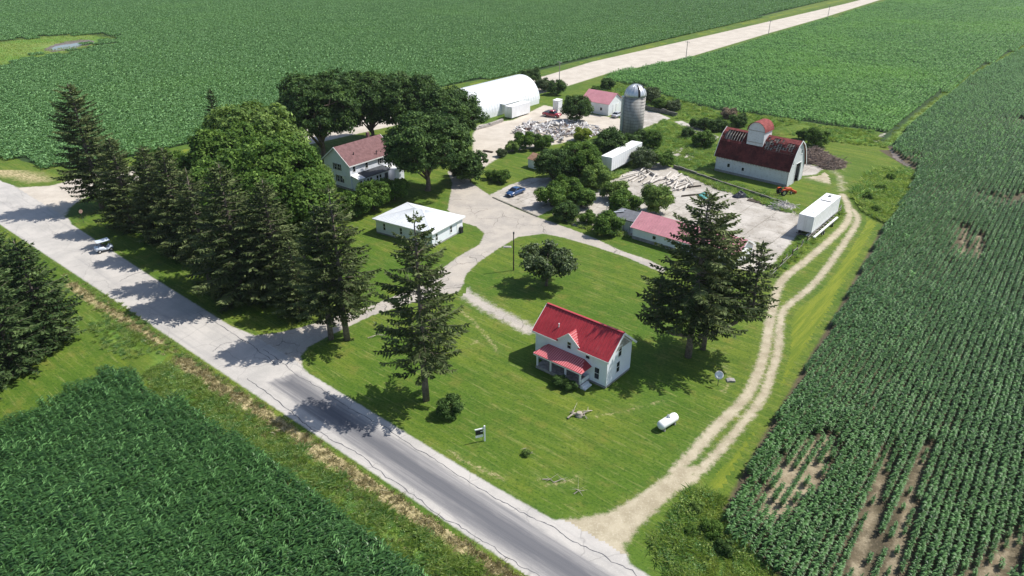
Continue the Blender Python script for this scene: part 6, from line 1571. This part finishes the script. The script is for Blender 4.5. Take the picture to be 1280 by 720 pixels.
for k, (x, y, lab) in enumerate([(610, 190, 'dark plank on the gravel yard'), (602, 193, 'shorter dark plank left on the gravel yard'), (658, 162, 'dark crate board at the left rubble edge')]):
    o = MB().box(-1.3 + .4 * (k == 1), 1.3 - .4 * (k == 1), -.3, .3, .02, .3).build('plank', M_oldwood); o.location = at(x, y); o.rotation_euler = (0, 0, R(-30)); tag(o, lab, 'plank')
# lumber along the arched shed
for k, (x, y, l) in enumerate([(604, 160, 3.2), (612, 157, 4.0), (620, 155, 3.0)]):
    o = MB().box(-l, l, -.35, .35, .02, .5 + .15 * k).build('lumber_stack', M_wood); o.location = at(x, y); o.rotation_euler = (0, 0, QZ + R(4 * k - 4)); tag(o, ('first', 'second', 'third')[k] + ' grey lumber stack from the left along the arched shed', 'lumber')
# uprooted stump and dead branches on the front lawn
M_dead = paint('dead_wood', (0.40, 0.35, 0.29), 0.9, 0.3, 3.0)
def deadwood(name, label, px, segs, seed, base=0.0):
    g = random.Random(seed); t = thing(name, label, 'dead wood', at(*px)); mb = MB()
    if base: MB().lathe([(base * 1.2, 0), (base, .25), (base * .8, .5)], (0, 0, 0), 12).build('stump', M_dead, t)
    for (x0, y0, x1, y1, r) in segs:
        mb = MB(); mid = Vector(((x0 + x1) / 2 + g.uniform(-.2, .2), (y0 + y1) / 2 + g.uniform(-.2, .2), r + g.uniform(.05, .3)))
        mb.tube([(x0, y0, r), mid, (x1, y1, r * .6)], [r, r * .8, r * .4], 6)
        for _ in range(4):
            dd = Vector((g.gauss(0, .5), g.gauss(0, .5), g.uniform(0, .35))); mb.tube([mid, mid + dd], [r * .4, r * .12], 5)
        mb.build('branch', M_dead, t)
    return t
deadwood('tree_stump', 'grey uprooted stump with limbs on the front lawn', (724, 520), [(-1.3, -.5, .2, .1, .12), (.2, .1, 1.5, .9, .11), (-.3, .3, -.9, .6, .1), (.1, -.2, .8, -.6, .08)], 1, .35)
deadwood('fallen_branch', 'pale curved branch on the lawn near the road', (690, 603), [(-.9, .35, .2, -.05, .06), (.2, -.05, 1.4, .15, .05)], 2)
deadwood('fallen_branch', 'broken twigs on the lawn near the lane mouth', (724, 616), [(-.5, -.2, .5, .3, .04), (-.2, .4, .3, -.4, .04)], 3)
deadwood('fallen_branch', 'small branch heap with green sprouts right of the sign', (660, 567), [(-.5, -.2, .5, .2, .06), (-.6, .2, -.2, .5, .06)], 4)
sh('sh2', (658, 569), 'light', 'tiny green sprout on the lawn right of the sign', 0.17)
deadwood('fallen_branch', 'dry stick on the grass below the paired spruces', (472, 421), [(-1.2, -.4, 1.0, .3, .06)], 5)

# ================================================================== AIR
hz, nt, b = newmat('thin_haze'); nt.nodes.remove(b)
pv = nd(nt, 'ShaderNodeVolumePrincipled'); pv.inputs['Color'].default_value = (0.86, 0.92, 1.0, 1); pv.inputs['Density'].default_value = 0.00007; pv.inputs['Anisotropy'].default_value = 0.2
L(nt, pv.outputs[0], nt.nodes['Material Output'].inputs['Volume'])
tag(MB().box(-1500, 1500, -400, 1800, -1.0, 52.0).build('haze', hz), kind='stuff')
